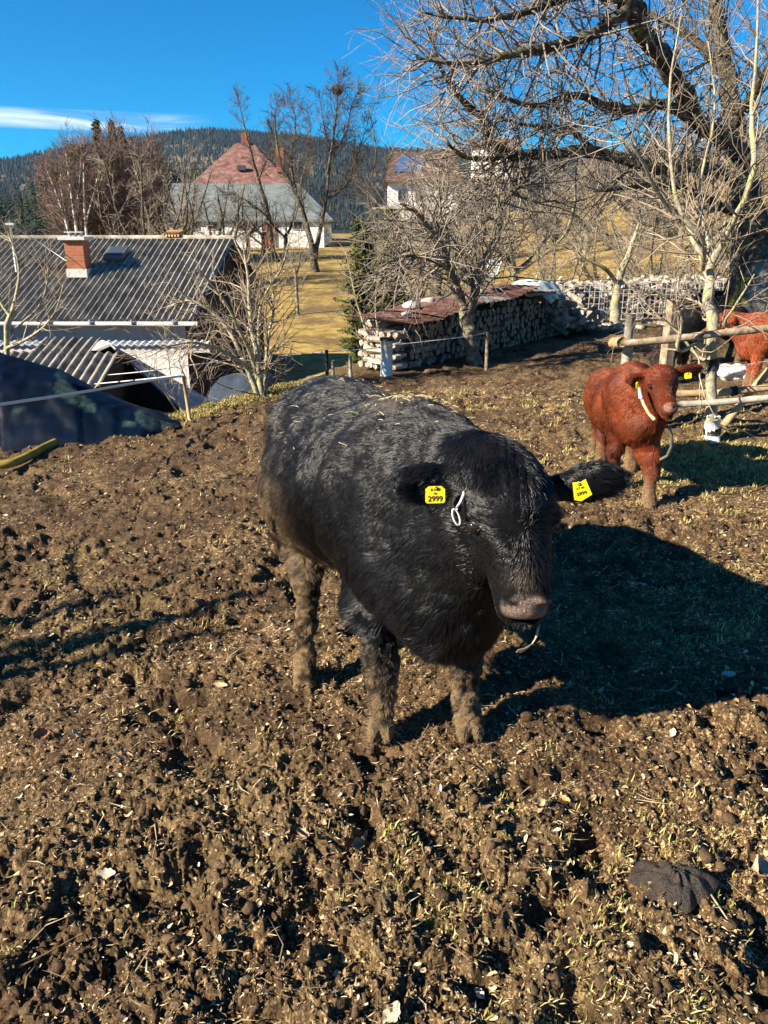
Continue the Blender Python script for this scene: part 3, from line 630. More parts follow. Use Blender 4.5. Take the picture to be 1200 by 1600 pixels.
def build_black_cow():
    cow = empty('cow', (.05, 2.8, 0), 'large black cow with mud caked legs standing in the middle and facing the camera', 'cow')
    s = Sculpt((-.75, 1.6, -.16), (.85, 4.0, 1.3), .0080)
    f = np.array([.50, -.86, 0]); f /= np.linalg.norm(f)
    # trunk
    s.ell((-.22, 3.38, .79), (.255, .30, .285), f, k=.1)
    s.ell((-.27, 3.55, .80), (.225, .20, .235), f, k=.1)
    s.ell((-.17, 3.20, .83), (.25, .34, .26), f, k=.12)
    s.ell((-.10, 3.02, .745), (.365, .50, .335), f, k=.1)
    s.ell((-.13, 3.06, .66), (.37, .36, .27), f, k=.1)
    s.ell((.03, 2.70, .78), (.315, .36, .33), f, k=.12)
    s.ell((.12, 2.52, .86), (.215, .28, .26), f, k=.12)
    s.ell((.13, 2.45, .67), (.27, .22, .27), f, k=.1)
    s.ell((.20, 2.30, .60), (.19, .17, .21), f, k=.1)      # brisket
    s.ell((.24, 2.30, .50), (.10, .12, .13), f, k=.1)
    # hip bones, thigh
    s.ell((-.41, 3.28, .84), (.07, .12, .09), f, k=.09); s.ell((-.02, 3.42, .87), (.07, .12, .09), f, k=.09)
    s.ell((-.36, 3.36, .66), (.12, .22, .24), f, k=.1)
    # neck, throat, dewlap
    s.cone((.12, 2.50, .90), (.285, 2.16, 1.0), .22, .15, k=.12)
    s.cone((.15, 2.42, .72), (.285, 2.14, .86), .22, .135, k=.1)
    s.cone((.21, 2.26, .50), (.30, 2.10, .78), .10, .075, k=.1)
    # head
    s.ell((.338, 2.10, 1.045), (.100, .085, .072), (0, 1, 0), k=.06)           # poll
    s.ell((.352, 2.03, .99), (.124, .098, .105), (0, 1, -.3), k=.06)
    s.cone((.355, 1.985, .955), (.372, 1.895, .80), .102, .068, k=.05)
    s.ell((.372, 1.92, .84), (.07, .075, .12), (0, 1, -.3), k=.04)
    s.cone((.345, 2.05, .90), (.368, 1.93, .775), .082, .056, k=.05)        # jaw
    s.ell((.375, 1.868, .752), (.072, .064, .058), (0, 1, -.55), k=.025)       # muzzle
    s.ell((.374, 1.900, .712), (.056, .055, .042), (0, 1, -.3), k=.03)        # lower lip
    for sx in (-1, 1):
        s.ell((.357 + sx * .098, 1.975, .968), (.030, .036, .018), (0, 1, 0), k=.02)      # brow
        s.ell((.357 + sx * .104, 1.98, .938), (.017, .021, .017), (0, 1, 0), k=.012, sub=True)
        s.ell((.375 + sx * .043, 1.806, .772), (.017, .034, .017), (sx * .6, 1, -.1), (-sx * .5, 0, 1), k=.005, sub=True); s.ell((.375 + sx * .046, 1.822, .788), (.020, .02, .010), (0, 1, 0), k=.015)  # nostril
    s.ell((.375, 1.84, .718), (.07, .03, .006), (0, 1, -.3), k=.01, sub=True)              # mouth slit
    # ears
    e1a, e1b = at(722, 762, 2.10), at(628, 752, 2.06); e2a, e2b = at(868, 765, 2.10), at(975, 742, 2.04)
    m1 = (e1a + e1b) / 2; d1 = (e1b - e1a).normalized(); m2 = (e2a + e2b) / 2; d2 = (e2b - e2a).normalized()
    s.ell(tuple(m1 + Vector((0, 0, 0))), (.032, .100, .064), tuple(d1), (0, -.12, 1), k=.02)
    s.ell(tuple(m1 + Vector((.0, -.036, -.012))), (.030, .078, .047), tuple(d1), (0, -.12, 1), k=.012, sub=True)
    s.cone(tuple(e1a + Vector((.035, .0, -.005))), tuple(m1), .038, .022, k=.03)
    s.ell(tuple(m2), (.026, .100, .068), tuple(d2), (0, -.5, 1), k=.02)
    s.ell(tuple(m2 + Vector((0, -.02, -.055))), (.032, .08, .04), tuple(d2), (0, .5, 1), k=.012, sub=True)
    s.cone(tuple(e2a + Vector((-.035, .0, -.005))), tuple(m2), .038, .022, k=.03)
    # legs: (joint, radius)
    def leg(js, k=.05):
        for (a, ra), (b, rb) in zip(js[:-1], js[1:]): s.cone(a, b, ra, rb, k=k)
    leg([((-.01, 2.62, .62), .15), ((-.045, 2.54, .44), .098), ((-.020, 2.43, .31), .050), ((-.014, 2.39, .255), .053), ((-.012, 2.385, .22), .042), ((-.008, 2.36, .13), .034), ((-.009, 2.34, .085), .042)])
    leg([((.25, 2.50, .60), .14), ((.275, 2.46, .42), .090), ((.285, 2.42, .29), .046), ((.287, 2.39, .235), .049), ((.289, 2.385, .20), .038), ((.295, 2.37, .13), .031), ((.30, 2.35, .085), .039)])
    leg([((-.34, 3.20, .70), .16), ((-.34, 3.02, .50), .11), ((-.328, 2.93, .38), .058), ((-.318, 2.88, .315), .045), ((-.316, 2.80, .18), .034), ((-.322, 2.77, .06), .034), ((-.325, 2.75, .005), .044)])
    leg([((-.12, 3.42, .66), .17), ((-.05, 3.34, .46), .10), ((-.01, 3.36, .32), .05), ((-.01, 3.30, .14), .038), ((-.012, 3.28, .04), .045)])
    for hx, hy, hz in ((-.012, 2.305, .035), (.306, 2.315, .035), (-.326, 2.71, -.045), (-.012, 3.25, -.01)):      # two claws and dewclaws
        for sx in (-1, 1):
            s.ell((hx + sx * .021, hy - .004, hz), (.025, .050, .040), (sx * .10, -1, -.18), k=.010); s.ell((hx + sx * .020, hy + .05, hz + .045), (.011, .012, .014), k=.012)
        s.ell((hx, hy + .020, hz + .030), (.044, .040, .034), (0, -1, -.5), k=.02)
    # udder and tail
    s.ell((-.24, 3.25, .47), (.11, .13, .09), f, k=.06)
    s.cone((-.46, 3.74, .92), (-.52, 3.83, .70), .035, .025, k=.03); s.cone((-.52, 3.83, .70), (-.52, 3.83, .30), .025, .04, k=.03)
    V, Q = s.mesh(); VN, _ = vnormals(V, Q)
    low = sst(.50, .36, V[:, 2])
    legm = np.clip(low, 0, 1)
    V = V + VN * ((sst(.35, .6, vn3(V * 48, 2)) - .5) * .009 + (vn3(V * 90, 3) - .5) * .007 + (vn3(V * 17, 4) - .5) * .014)[:, None] * (legm * (.35 + .65 * sst(.02, .1, V[:, 2])))[:, None]
    V = V + VN * (((vn3(V * 6, 12) - .5) * .018 + (vn3(V * 15, 14) - .5) * .004) * (1 - legm) * sst(2.25, 2.6, V[:, 1]))[:, None]
    rel_ = V - np.array([-.02, 2.85, 0]); lon_ = rel_ @ f; lat_ = rel_ @ np.array([-.86, -.50, 0]); up_ = V[:, 2]
    g3 = lambda a, a0, sa_, b, b0, sb_: np.exp(-((a - a0) / sa_) ** 2 - ((b - b0) / sb_) ** 2)
    form = .020 * g3(lon_, .22, .07, up_, .86, .16) - .022 * g3(lon_, .10, .05, up_, .88, .2) - .030 * g3(lon_, -.42, .09, up_, .92, .08) + .018 * g3(lon_, -.58, .08, up_, .95, .06) - .016 * g3(lon_, .38, .04, up_, .74, .14) - .020 * g3(lon_, -.50, .05, up_, .62, .12)
    V = V + VN * (form * 1.25 * (lat_ > 0) * (1 - legm))[:, None]
    nose_c = np.array([.375, 1.818, .758])
    def nosem(P):
        q = (P - nose_c) / np.array([.062, .05, .040]); return sst(1.25, .95, np.linalg.norm(q, axis=1))
    side = np.array([-.86, -.50, 0])
    def mudm(P):
        n1 = vn3(P * 12, 71); n2 = vn3(P * 42, 72); n3 = vn3(P * np.array([30, 30, 7.]), 73)
        m = sst(.36, .20, P[:, 2] + .16 * (n1 - .5) + .10 * (n2 - .5))
        rel = P - np.array([-.2, 3.05, 0]); lat = rel @ side; lon = rel @ f
        flank = sst(-.12, .10, lat) * sst(.92, .62, P[:, 2] + .30 * (n3 - .5)) * sst(.30, -.12, lon) * sst(.30, .48, n3 * .6 + n2 * .4)
        
        bel = sst(.60, .46, P[:, 2] + .1 * (n1 - .5)) * sst(2.62, 2.78, P[:, 1]); m = np.maximum(m, bel * sst(.30, .6, n2 * .5 + n1 * .5) * .9)
        streak = np.exp(-((lon + .28 + .05 * (n1 - .5)) / .02) ** 2) * sst(.55, .75, P[:, 2]) * sst(.1, .2, lat) * sst(1.0, .85, P[:, 2]) + np.exp(-((lat - .17 + .03 * n1) / .014) ** 2) * sst(-.1, -.2, lon) * sst(.9, 1.0, P[:, 2])
        m = np.maximum(m, streak * .6 * sst(.3, .6, n2))
        wt = np.exp(-(np.linalg.norm((P - np.array([.08, 2.62, 1.08])) / np.array([.12, .14, .10]), axis=1)) ** 2)
        m = np.maximum(m, wt * .38 * sst(.25, .6, n2))
        mz = np.exp(-(np.linalg.norm((P - np.array([.385, 1.86, .835])) / np.array([.05, .05, .03]), axis=1)) ** 2)
        return np.clip(np.maximum(m, mz * .55 * n2), 0, 1) * (.16 + .84 * sst(.40, .56, n2 * .5 + n3 * .3 + n1 * .2)) * (1 - flank) + flank * .8
    me = npmesh('body', V, Q, True); fattr(me, 'mud', mudm(V)); fattr(me, 'nose', nosem(V))
    body = link('body', me, hide_mat('black_hide', (.004, .0038, .004)), cow, world=True)
    # coat
    whorl = np.array([.362, 1.90, .95]); hc = np.array([.357, 2.0, .93])
    def w_head(P): return sst(.24, .16, segdist(P, (.345, 2.06, 1.06), (.375, 1.87, .77)))
    def w_ear(P): return np.maximum(sst(.085, .05, segdist(P, e1a + d1 * .03, e1b)), sst(.085, .05, segdist(P, e2a + d2 * .03, e2b)))
    def flow(P, Nn):
        b = -f[None] * .75 + np.array([0, 0, -.85])[None] + np.zeros_like(P)
        up = sst(.95, 1.1, P[:, 2])[:, None]; b = b * (1 - .5 * up) + up * (-f[None] * .6 + side[None] * .3)
        hd = unit(P - whorl); top = sst(1.0, 1.06, P[:, 2])[:, None]
        hd = hd * (1 - top) + top * unit(np.stack([(P[:, 0] - .352) * 4, -.6 + 0 * P[:, 0], -1 + 0 * P[:, 0]], -1))
        wh = w_head(P)[:, None]; v = b * (1 - wh) + hd * wh * 1.1
        e = np.where((P[:, 0] < .35)[:, None], np.array(d1)[None], np.array(d2)[None]) + np.array([0, 0, -.45])[None]
        we = w_ear(P)[:, None]; return v * (1 - we) + e * we
    def length(P):
        L = .026 + .018 * vn3(P * 6, 81)
        L = L + .026 * sst(.72, .5, P[:, 2]) * sst(2.75, 2.45, P[:, 1])
        L = L * (1 - w_head(P)) + w_head(P) * (.021 + .003 * sst(.92, 1.07, P[:, 2]) - .008 * sst(.86, .80, P[:, 2]))
        L = L * (1 - w_ear(P)) + w_ear(P) * .032
        return L * (1 - .66 * sst(.42, .33, P[:, 2]))
    def keep(P):
        return (1 - nosem(P)) * (1 - .45 * sst(.36, .24, P[:, 2])) * (np.linalg.norm(P - np.array([.357 - .108, 1.960, .942]), axis=1) > .029)
    fm = fur_mat('black_coat', (.0022, .0023, .0030), (.0130, .0130, .0148), mud=(.21, .14, .072), rough=.32, spec=.42)
    make_fur(V, Q, int(380000), flow, length, keep, mudm, fm, cow, radius=.0008, seed=5, clump=.020, lift=.36)
    g_side = Vector((.357 - .106, 1.962, .942)); eyeball(g_side + Vector((-.003, -.003, 0)), .0225, cow); eyeball((.357 + .104, 1.966, .942), .019, cow)
    lidm = mat('eyelid_skin', (.016, .010, .009), .4, .4)[0]
    for sx in (-1, 1):
        c = Vector((.357 + sx * .107, 1.958, .942)); pn = Vector((sx * .75, -.66, 0)).normalized(); tg = Vector((-pn.y, pn.x, 0)) * sx
        for dz, rr in ((1, .0048), (-1, .0034)):
            mb = MB(); mb.tube([c + tg * (-.024 + .048 * k / 8) + pn * (.004 + .009 * math.sin(math.pi * k / 8)) + Vector((0, 0, dz * (.002 + .012 * math.sin(math.pi * k / 8)) - .006 * (k / 8 - .5))) for k in range(9)], rr, 8); mb.build('eyelid', lidm, cow, True, world=True)
    # ear tags, halter ring and strap
    p = at(680, 773, 1.985); ear_tag(p, (1, .05, .01), (0, .15, 1), .0535, .047, cow, [('AT 40', .30, .0105), ('4G', .07, .0075), ('2999', -.24, .0205)])
    p = at(908, 767, 1.985); ear_tag(p, (.9, -.25, .35), (-.3, -.1, 1), .050, .060, cow, [('AT 40', .16, .0085), ('2999', -.12, .0140)], notch=True)
    WH = mat('pale_cord', (.62, .60, .55), .6)[0]; STR = noisy('worn_strap', [(.3, (.20, .15, .10)), (.7, (.46, .38, .27))], 60, .6, bstr=.3, bdist=.001)
    mb = MB(); c = at(713, 808, 1.965); a = np.linspace(0, 2 * np.pi, 25); R = frame3((1, .2, .35), (-.25, 0, 1))
    mb.tube([c + R @ Vector((.0085 * math.cos(q), .0245 * math.sin(q), 0)) for q in a], .0030, 8, cap=False); mb.build('halter_ring', WH, cow, True, world=True)
    mb = MB(); mb.tube([at(713, 795, 1.965), at(719, 786, 1.985), at(724, 774, 2.0), at(727, 760, 2.03)], .0042, 8); mb.build('halter_cord', WH, cow, True, world=True)
    # strap: flat leather tongue hanging from the jaw
    pts = [at(842, 978, 1.93), at(838, 995, 1.91), at(830, 1008, 1.90), at(818, 1016, 1.89), at(808, 1017, 1.885)]
    mb = MB(); V2 = []; wds = [.008, .009, .0095, .010, .006]
    for q, wd in zip(pts, wds):
        for dz in (-.0012, .0012):
            for sx in (-1, 1): V2.append(tuple(q + Vector((sx * wd * .5, -dz, sx * wd * .75))))
    Fq = []
    for i in range(len(pts) - 1):
        o = i * 4; Fq += [(o, o + 1, o + 5, o + 4), (o + 2, o + 6, o + 7, o + 3), (o, o + 4, o + 6, o + 2), (o + 1, o + 3, o + 7, o + 5)]
    Fq += [(0, 2, 3, 1), (16, 17, 19, 18)]
    mb.add(np.array(V2), np.array(Fq)); mb.build('strap', STR, cow, False, world=True)
    # straw on the back
    g = np.random.default_rng(4); top = np.where((VN[:, 2] > .5) & (V[:, 2] > .9) & (V[:, 1] > 2.3))[0]; mb = MB()
    wgt = np.exp(-np.linalg.norm((V[top] - np.array([.08, 2.66, 1.08])) / np.array([.11, .16, .2]), axis=1) ** 2) + .05; wgt /= wgt.sum()
    for i in g.choice(top, 170, p=wgt):
        a = g.random() * 6.28; L = .004 + .012 * g.random(); d = np.array([math.cos(a), math.sin(a), g.normal(0, .2)]) * L
        c = V[i] + VN[i] * .020; mb.tube([c - d, c + d * .2 + VN[i] * .002, c + d], .0009, 4)
    mb.build('straw', mat('straw_bits', (.55, .47, .28), .8)[0], cow, world=True)['kind'] = 'stuff'

def build_calf():
    cow = empty('calf', (1.6, 5.2, 0), 'red brown calf with a rope halter standing in front of the wooden fence', 'calf')
    s = Sculpt((1.0, 4.3, -.1), (2.5, 6.35, 1.2), .011)
    A = lambda px, py, y: np.array(at(px, py, y))
    f = unit(A(1000, 640, 5.0) - A(950, 640, 5.8)); f[2] = 0; f = unit(f)
    s.ell(A(950, 620, 5.78), (.160, .20, .190), f, k=.08)
    s.ell(A(953, 625, 5.62), (.168, .26, .190), f, k=.08)
    s.ell(A(962, 636, 5.36), (.170, .30, .200), f, k=.08)
    s.ell(A(978, 634, 5.14), (.150, .22, .205), f, k=.08)
    s.ell(A(987, 605, 5.10), (.145, .20, .165), f, k=.08)
    s.ell(A(1000, 658, 4.96), (.140, .14, .175), f, k=.07)
    s.cone(A(992, 618, 5.05), A(1030, 602, 4.84), .155, .105, k=.07); s.cone(A(1005, 665, 4.98), A(1030, 632, 4.82), .11, .075, k=.06)
    # head, turned to the right
    s.ell(A(1030, 592, 4.83), (.09, .09, .088), k=.05); s.cone(A(1032, 603, 4.79), A(1044, 634, 4.66), .082, .055, k=.04)
    s.cone(A(1034, 625, 4.80), A(1041, 645, 4.70), .060, .040, k=.04); s.ell(A(1046, 638, 4.625), (.046, .045, .036), (.3, -1, -.4), k=.025)
    s.ell(A(1043, 650, 4.66), (.036, .036, .022), (.3, -1, -.4), k=.02)
    nl, nr = A(1043, 636, 4.583), A(1054, 635, 4.60)
    for q in (nl, nr): s.ell(q, (.013, .020, .012), (0, 1, 0), k=.01, sub=True)
    ey = A(1017, 604, 4.745); ey2 = A(1053, 604, 4.75)
    s.ell(ey + np.array([.004, .01, .022]), (.02, .025, .014), k=.02); s.ell(ey, (.014, .014, .013), k=.01, sub=True)
    e1a, e1b = A(1016, 595, 4.86), A(985, 591, 4.85); e2a, e2b = A(1055, 583, 4.84), A(1093, 575, 4.84)
    d1, d2 = unit(e1b - e1a), unit(e2b - e2a)
    s.ell((e1a + e1b) / 2, (.022, .080, .046), d1, (0, -.1, 1), k=.015); s.ell((e1a + e1b) / 2 + np.array([0, -.024, -.004]), (.02, .052, .028), d1, (0, -.1, 1), k=.01, sub=True)
    s.ell((e2a + e2b) / 2, (.020, .086, .042), d2, (0, -.3, 1), k=.015)
    s.cone(e1a + np.array([.02, 0, 0]), e1a, .03, .02, k=.02); s.cone(e2a - np.array([.03, 0, 0]), e2a, .03, .018, k=.02)
    def leg(js, k=.035):
        for (a, ra), (b, rb) in zip(js[:-1], js[1:]): s.cone(a, b, ra, rb, k=k)
    g1 = np.array(ground_at(1016, 792)); g2 = np.array((1.60, 5.12, 0)); g3 = np.array((1.66, 5.66, 0)); g4 = np.array((1.87, 5.60, 0))
    leg([(A(1006, 672, 4.98), .105), (A(1014, 712, 4.93), .070), (A(1017, 736, 4.90), .050), (g1 + (0, .05, .10), .034), (g1 + (0, .03, .04), .040), (g1 + (0, 0, .0), .038)])
    leg([(g2 + (.06, .06, .55), .11), (g2 + (.02, .04, .40), .075), (g2 + (0, .03, .27), .045), (g2 + (0, .04, .10), .034), (g2 + (0, .02, .04), .040), (g2, .038)])
    for g_ in (g3, g4): leg([(g_ + (0, .0, .60), .15), (g_ + (0, -.06, .46), .12), (g_ + (0, .08, .34), .050), (g_ + (0, .02, .12), .034), (g_ + (0, .0, .04), .040), (g_ + (0, -.02, 0), .038)])
    s.cone(A(935, 600, 5.98), A(930, 640, 6.02), .03, .022, k=.02); s.cone(A(930, 640, 6.02), A(930, 690, 6.0), .022, .035, k=.02)
    V, Q = s.mesh(); VN, _ = vnormals(V, Q)
    V = V + VN * ((vn3(V * 10, 12) - .5) * .02)[:, None]
    nc = A(1048, 637, 4.60)
    def nosem(P): return sst(1.2, .9, np.linalg.norm((P - nc) / np.array([.042, .045, .030]), axis=1))
    def mudm(P):
        n2 = vn3(P * 30, 72); face = np.exp(-(np.linalg.norm((P - A(1046, 605, 4.72)) / np.array([.05, .08, .05]), axis=1)) ** 2)
        return np.clip(np.maximum(sst(.26, .06, P[:, 2] + .12 * (n2 - .5)) * .8, face * .35 * n2), 0, 1)
    me = npmesh('body', V, Q, True); fattr(me, 'mud', mudm(V)); fattr(me, 'nose', nosem(V))
    link('body', me, hide_mat('rust_hide', (.08, .015, .006), nose=(.24, .105, .06)), cow, world=True)
    def w_head(P): return sst(.15, .11, segdist(P, A(1030, 592, 4.83), A(1046, 638, 4.62)))
    wh0 = A(1036, 600, 4.72)
    def flow(P, Nn):
        b = -f[None] * .7 + np.array([0, 0, -.8])[None] + np.zeros_like(P); wh = w_head(P)[:, None]; v = b * (1 - wh) + unit(P - wh0) * wh
        for a, b_, d in ((e1a, e1b, d1), (e2a, e2b, d2)):
            we = sst(.06, .04, segdist(P, a + d * .02, b_))[:, None]; v = v * (1 - we) + (d[None] + np.array([0, 0, -.3])[None]) * we
        return v
    def length(P): return (.024 + .016 * vn3(P * 7, 81)) * (1 - .5 * w_head(P)) * (1 - .5 * sst(.3, .2, P[:, 2]))
    def keep(P): return (1 - nosem(P)) * (1 - .4 * sst(.3, .15, P[:, 2])) * (np.linalg.norm(P - ey, axis=1) > .019)
    fm = fur_mat('rust_coat', (.052, .011, .004), (.27, .060, .017), mud=(.30, .21, .12), rough=.48, spec=.40)
    make_fur(V, Q, 170000, flow, length, keep, mudm, fm, cow, radius=.0012, nz=.5, seed=8, clump=.018, lift=.26)
    eyeball(ey + np.array([.001, .000, 0]), .0165, cow); eyeball(ey2, .015, cow)
    ear_tag(at(1075, 587, 4.80), (1, 0, .12), (0, .1, 1), .044, .036, cow); ear_tag(at(996, 602, 4.80), (1, .4, .12), (0, .1, 1), .022, .040, cow)
    WH = mat('halter_rope', (.55, .42, .24), .7)[0]
    mb = MB(); mb.tube([at(1000, 606, 4.735), at(1001, 618, 4.72), at(1006, 632, 4.70), at(1014, 646, 4.69), at(1022, 655, 4.69)], .010, 8, jitter=.2); mb.build('halter_rope', WH, cow, True, world=True)
    mb = MB(); mb.tube([at(999, 606, 4.73), at(1000, 614, 4.71), at(1001, 622, 4.71)], .013, 8, jitter=.4)
    mb.build('halter_buckle', mat('buckle', (.62, .62, .6), .35, .6, .5)[0], cow, True, world=True)
    mb = MB(); mb.tube([at(1044, 664, 4.74), at(1049, 680, 4.74), at(1049, 698, 4.74), at(1043, 712, 4.76), at(1032, 718, 4.80)], .010, 8); mb.build('strap', mat('dark_strap', (.10, .09, .07), .6)[0], cow, True, world=True)

def build_far_cattle():
    def bov(name, loc, yaw, sc_, c0, c1, label, cat, head='up', nf=30000, group=None, lie=False):
        o = empty(name, loc, label, cat, group, yaw); S_ = sc_
        s = Sculpt((-1.25 * S_, -.5 * S_, -.05), (1.45 * S_, .5 * S_, 1.55 * S_), .022 * S_)
        P = lambda *a: np.array(a) * S_; fx = (1, 0, 0)
        R = lambda *a: tuple(v * S_ for v in a)
        s.ell(P(-.62, 0, .92), R(.27, .30, .29), fx, k=.1); s.ell(P(-.1, 0, .87), R(.33, .58, .34), fx, k=.1); s.ell(P(.45, 0, .92), R(.26, .32, .33), fx, k=.1); s.ell(P(.62, 0, .74), R(.19, .2, .24), fx, k=.08)
        hp = P(1.02, 0, 1.15) if head == 'up' else P(1.08, 0, .62); mz = hp + (P(.33, 0, -.24) if head == 'up' else P(.14, 0, -.36))
        s.cone(P(.55, 0, 1.0), hp, .22 * S_, .13 * S_, k=.1); s.cone(P(.6, 0, .8), hp - P(0, 0, .06), .17 * S_, .1 * S_, k=.08)
        s.ell(hp, R(.115, .12, .12), fx, k=.05); s.cone(hp, mz, .105 * S_, .068 * S_, k=.05)
        for sy in (-1, 1):
            s.ell(hp + P(-.02, sy * .19, .03), R(.03, .05, .05), fx, k=.02); s.cone(hp + P(0, sy * .08, .04), hp + P(-.03, sy * .24, .0), .035 * S_, .03 * S_, k=.02)
            for js in ([(P(.5, sy * .14, .7), .13), (P(.5, sy * .15, .45), .07), (P(.52, sy * .15, .12), .045), (P(.54, sy * .15, 0), .055)], [(P(-.7, sy * .14, .8), .17), (P(-.62, sy * .17, .58), .11), (P(-.82, sy * .16, .42), .06), (P(-.76, sy * .16, .12), .045), (P(-.73, sy * .16, 0), .055)]):
                for (a, ra), (b, rb) in zip(js[:-1], js[1:]): s.cone(a, b, ra * S_, rb * S_, k=.04)
        s.cone(P(-.9, 0, 1.05), P(-.97, 0, .5), .035 * S_, .04 * S_, k=.03)
        V, Q = s.mesh()
        mudm = lambda p: sst(.4, .15, p[:, 2] / S_) * .7
        M4 = np.array(Matrix.Rotation(yaw, 3, 'Z')); Vw = V @ M4.T + np.array(loc)
        me = npmesh('body', Vw, Q, True); fattr(me, 'mud', mudm(V)); fattr(me, 'nose', np.zeros(len(V)))
        link('body', me, hide_mat(name + '_hide', c0), o, world=True)
        fw = np.array([math.cos(yaw), math.sin(yaw), 0])
        make_fur(Vw, Q, nf, lambda p, n: -fw[None] * .8 + np.array([0, 0, -.7])[None] + 0 * p, lambda p: .035 + 0 * p[:, 0], lambda p: 1 + 0 * p[:, 0], lambda p: sst(.4, .15, (p[:, 2] - loc[2]) / S_) * .7, fur_mat(name + '_coat', c0, c1), o, radius=.0016, seed=21, clump=.03, npt=4)
        for sy in (-1, 1):
            e = hp + P(.06, sy * .1, 0); e = M4 @ e + np.array(loc); eyeball(e, .022 * S_, o)
    red0, red1 = (.17, .036, .011), (.40, .10, .03); blk0, blk1 = (.008, .007, .007), (.030, .026, .024)
    def g(x, y): return (x, y, Hs(x, y) - .01)
    bov('cow', g(4.42, 8.5), math.radians(170), .66, red0, red1, 'rust red cow cut off by the right edge, standing behind the fence', 'cow', 'up')
    bov('cow', g(4.55, 11.0), math.radians(196), .64, blk0, blk1, 'black cow standing broadside behind the fence left of the slim tree', 'cow', 'down')
    bov('cow', g(5.75, 12.4), math.radians(170), .68, blk0, blk1, 'black cow standing farthest back beside the grey boulder', 'cow', 'up', nf=20000)
    bov('calf', g(3.62, 9.8), math.radians(235), .50, (.022, .012, .009), (.06, .035, .025), 'dark brown calf with lowered head behind the fence rail end', 'calf', 'down', nf=20000)
# ------------------------------------------------------------------ bare trees
def tubes_mesh(name, tubes, sides, material, parent, world=True):
    """tubes: list of (pts, radii); built together as one mesh"""
    groups = {}
    for p, r in tubes: groups.setdefault(len(p), []).append((p, r))
    Vs, Fs, off = [], [], 0
    for n, L in groups.items():
        P = np.array([p for p, r in L], float); R = np.array([r for p, r in L], float); m = len(L)
        T = np.gradient(P, axis=1); T /= np.linalg.norm(T, axis=2, keepdims=True) + 1e-9
        mt = unit(T.mean(1)); ref = np.where((np.abs(mt[:, 2]) < .8)[:, None], np.array([[.13, .21, .97]]), np.array([[.9, .4, .1]]))[:, None]
        A = np.cross(T, np.broadcast_to(ref, T.shape)); A /= np.linalg.norm(A, axis=2, keepdims=True) + 1e-9; B = np.cross(T, A)
        th = np.arange(sides) * 2 * np.pi / sides
        V = P[:, :, None] + (A[:, :, None] * np.cos(th)[None, None, :, None] + B[:, :, None] * np.sin(th)[None, None, :, None]) * R[:, :, None, None]
        Vs.append(V.reshape(-1, 3)); i = np.arange(n - 1)[None, :, None] * sides; j = np.arange(sides)[None, None]; b = np.arange(m)[:, None, None] * n * sides + off; j2 = (j + 1) % sides
        Fs.append(np.stack([b + i + j, b + i + j2, b + i + sides + j2, b + i + sides + j], -1).reshape(-1, 4)); off += m * n * sides
    me = npmesh(name, np.vstack(Vs), np.vstack(Fs), True)
    return link(name, me, material, parent, world)
def bark(name, c, lichen=None, scale=14):
    m, nt, b = mat(name, rough=.9, spec=.2); p = wpos(nt)
    n1 = NOISE(nt, p, scale, 5, .7); n2 = NOISE(nt, p, scale * .45, 4, .65)
    cc = RAMP(nt, n1, [(.3, tuple(v * .4 for v in c)), (.5, c), (.75, tuple(min(1, v * 1.7) for v in c))])
    if lichen: cc = MIX(nt, RAMP(nt, n2, [(.50, 0.0), (.60, 1.0)]), cc, lichen)
    nt.links.new(cc, b.inputs['Base Color']); bump(nt, b, n1, .8, .02); return m
rt = random.Random(5)
def rvec(): 
    return (rt.gauss(0, 1), rt.gauss(0, 1), rt.gauss(0, 1))
def vadd(a, b, k=1.0): return (a[0] + b[0] * k, a[1] + b[1] * k, a[2] + b[2] * k)
def vnorm(a):
    l = math.sqrt(a[0] ** 2 + a[1] ** 2 + a[2] ** 2) + 1e-9; return (a[0] / l, a[1] / l, a[2] / l)
def cross(a, b): return (a[1] * b[2] - a[2] * b[1], a[2] * b[0] - a[0] * b[2], a[0] * b[1] - a[1] * b[0])
def turn(d, ang):
    """a direction at angle ang from d, at a random azimuth"""
    s = vnorm(cross(d, rvec())); return vnorm(vadd(tuple(v * math.cos(ang) for v in d), s, math.sin(ang)))
def grow(out, p, d, L, r, lev, spec):
    """out[lev] collects (pts, radii); spec = dict(n, lr, ang, wander, up, rmin, max)"""
    n = (6, 5, 4, 4)[min(lev, 3)]; st = L / n; pts = [p]; rad = [r]; dd = d
    for i in range(n):
        w_ = spec['wander'] * (1 + .3 * lev); up = spec['up'][min(lev, len(spec['up']) - 1)]
        dd = vnorm((dd[0] + rt.gauss(0, w_), dd[1] + rt.gauss(0, w_), dd[2] + rt.gauss(0, w_) + up))
        p = vadd(p, dd, st); pts.append(p); rad.append(max(spec['rmin'] * .6, r * (1 - .72 * (i + 1) / n)))
    out[min(lev, 9)].append((pts, rad))
    if lev >= spec['max']: return
    nc = spec['n'][min(lev, len(spec['n']) - 1)]; sprout(out, pts, rad, nc, L, lev, spec)
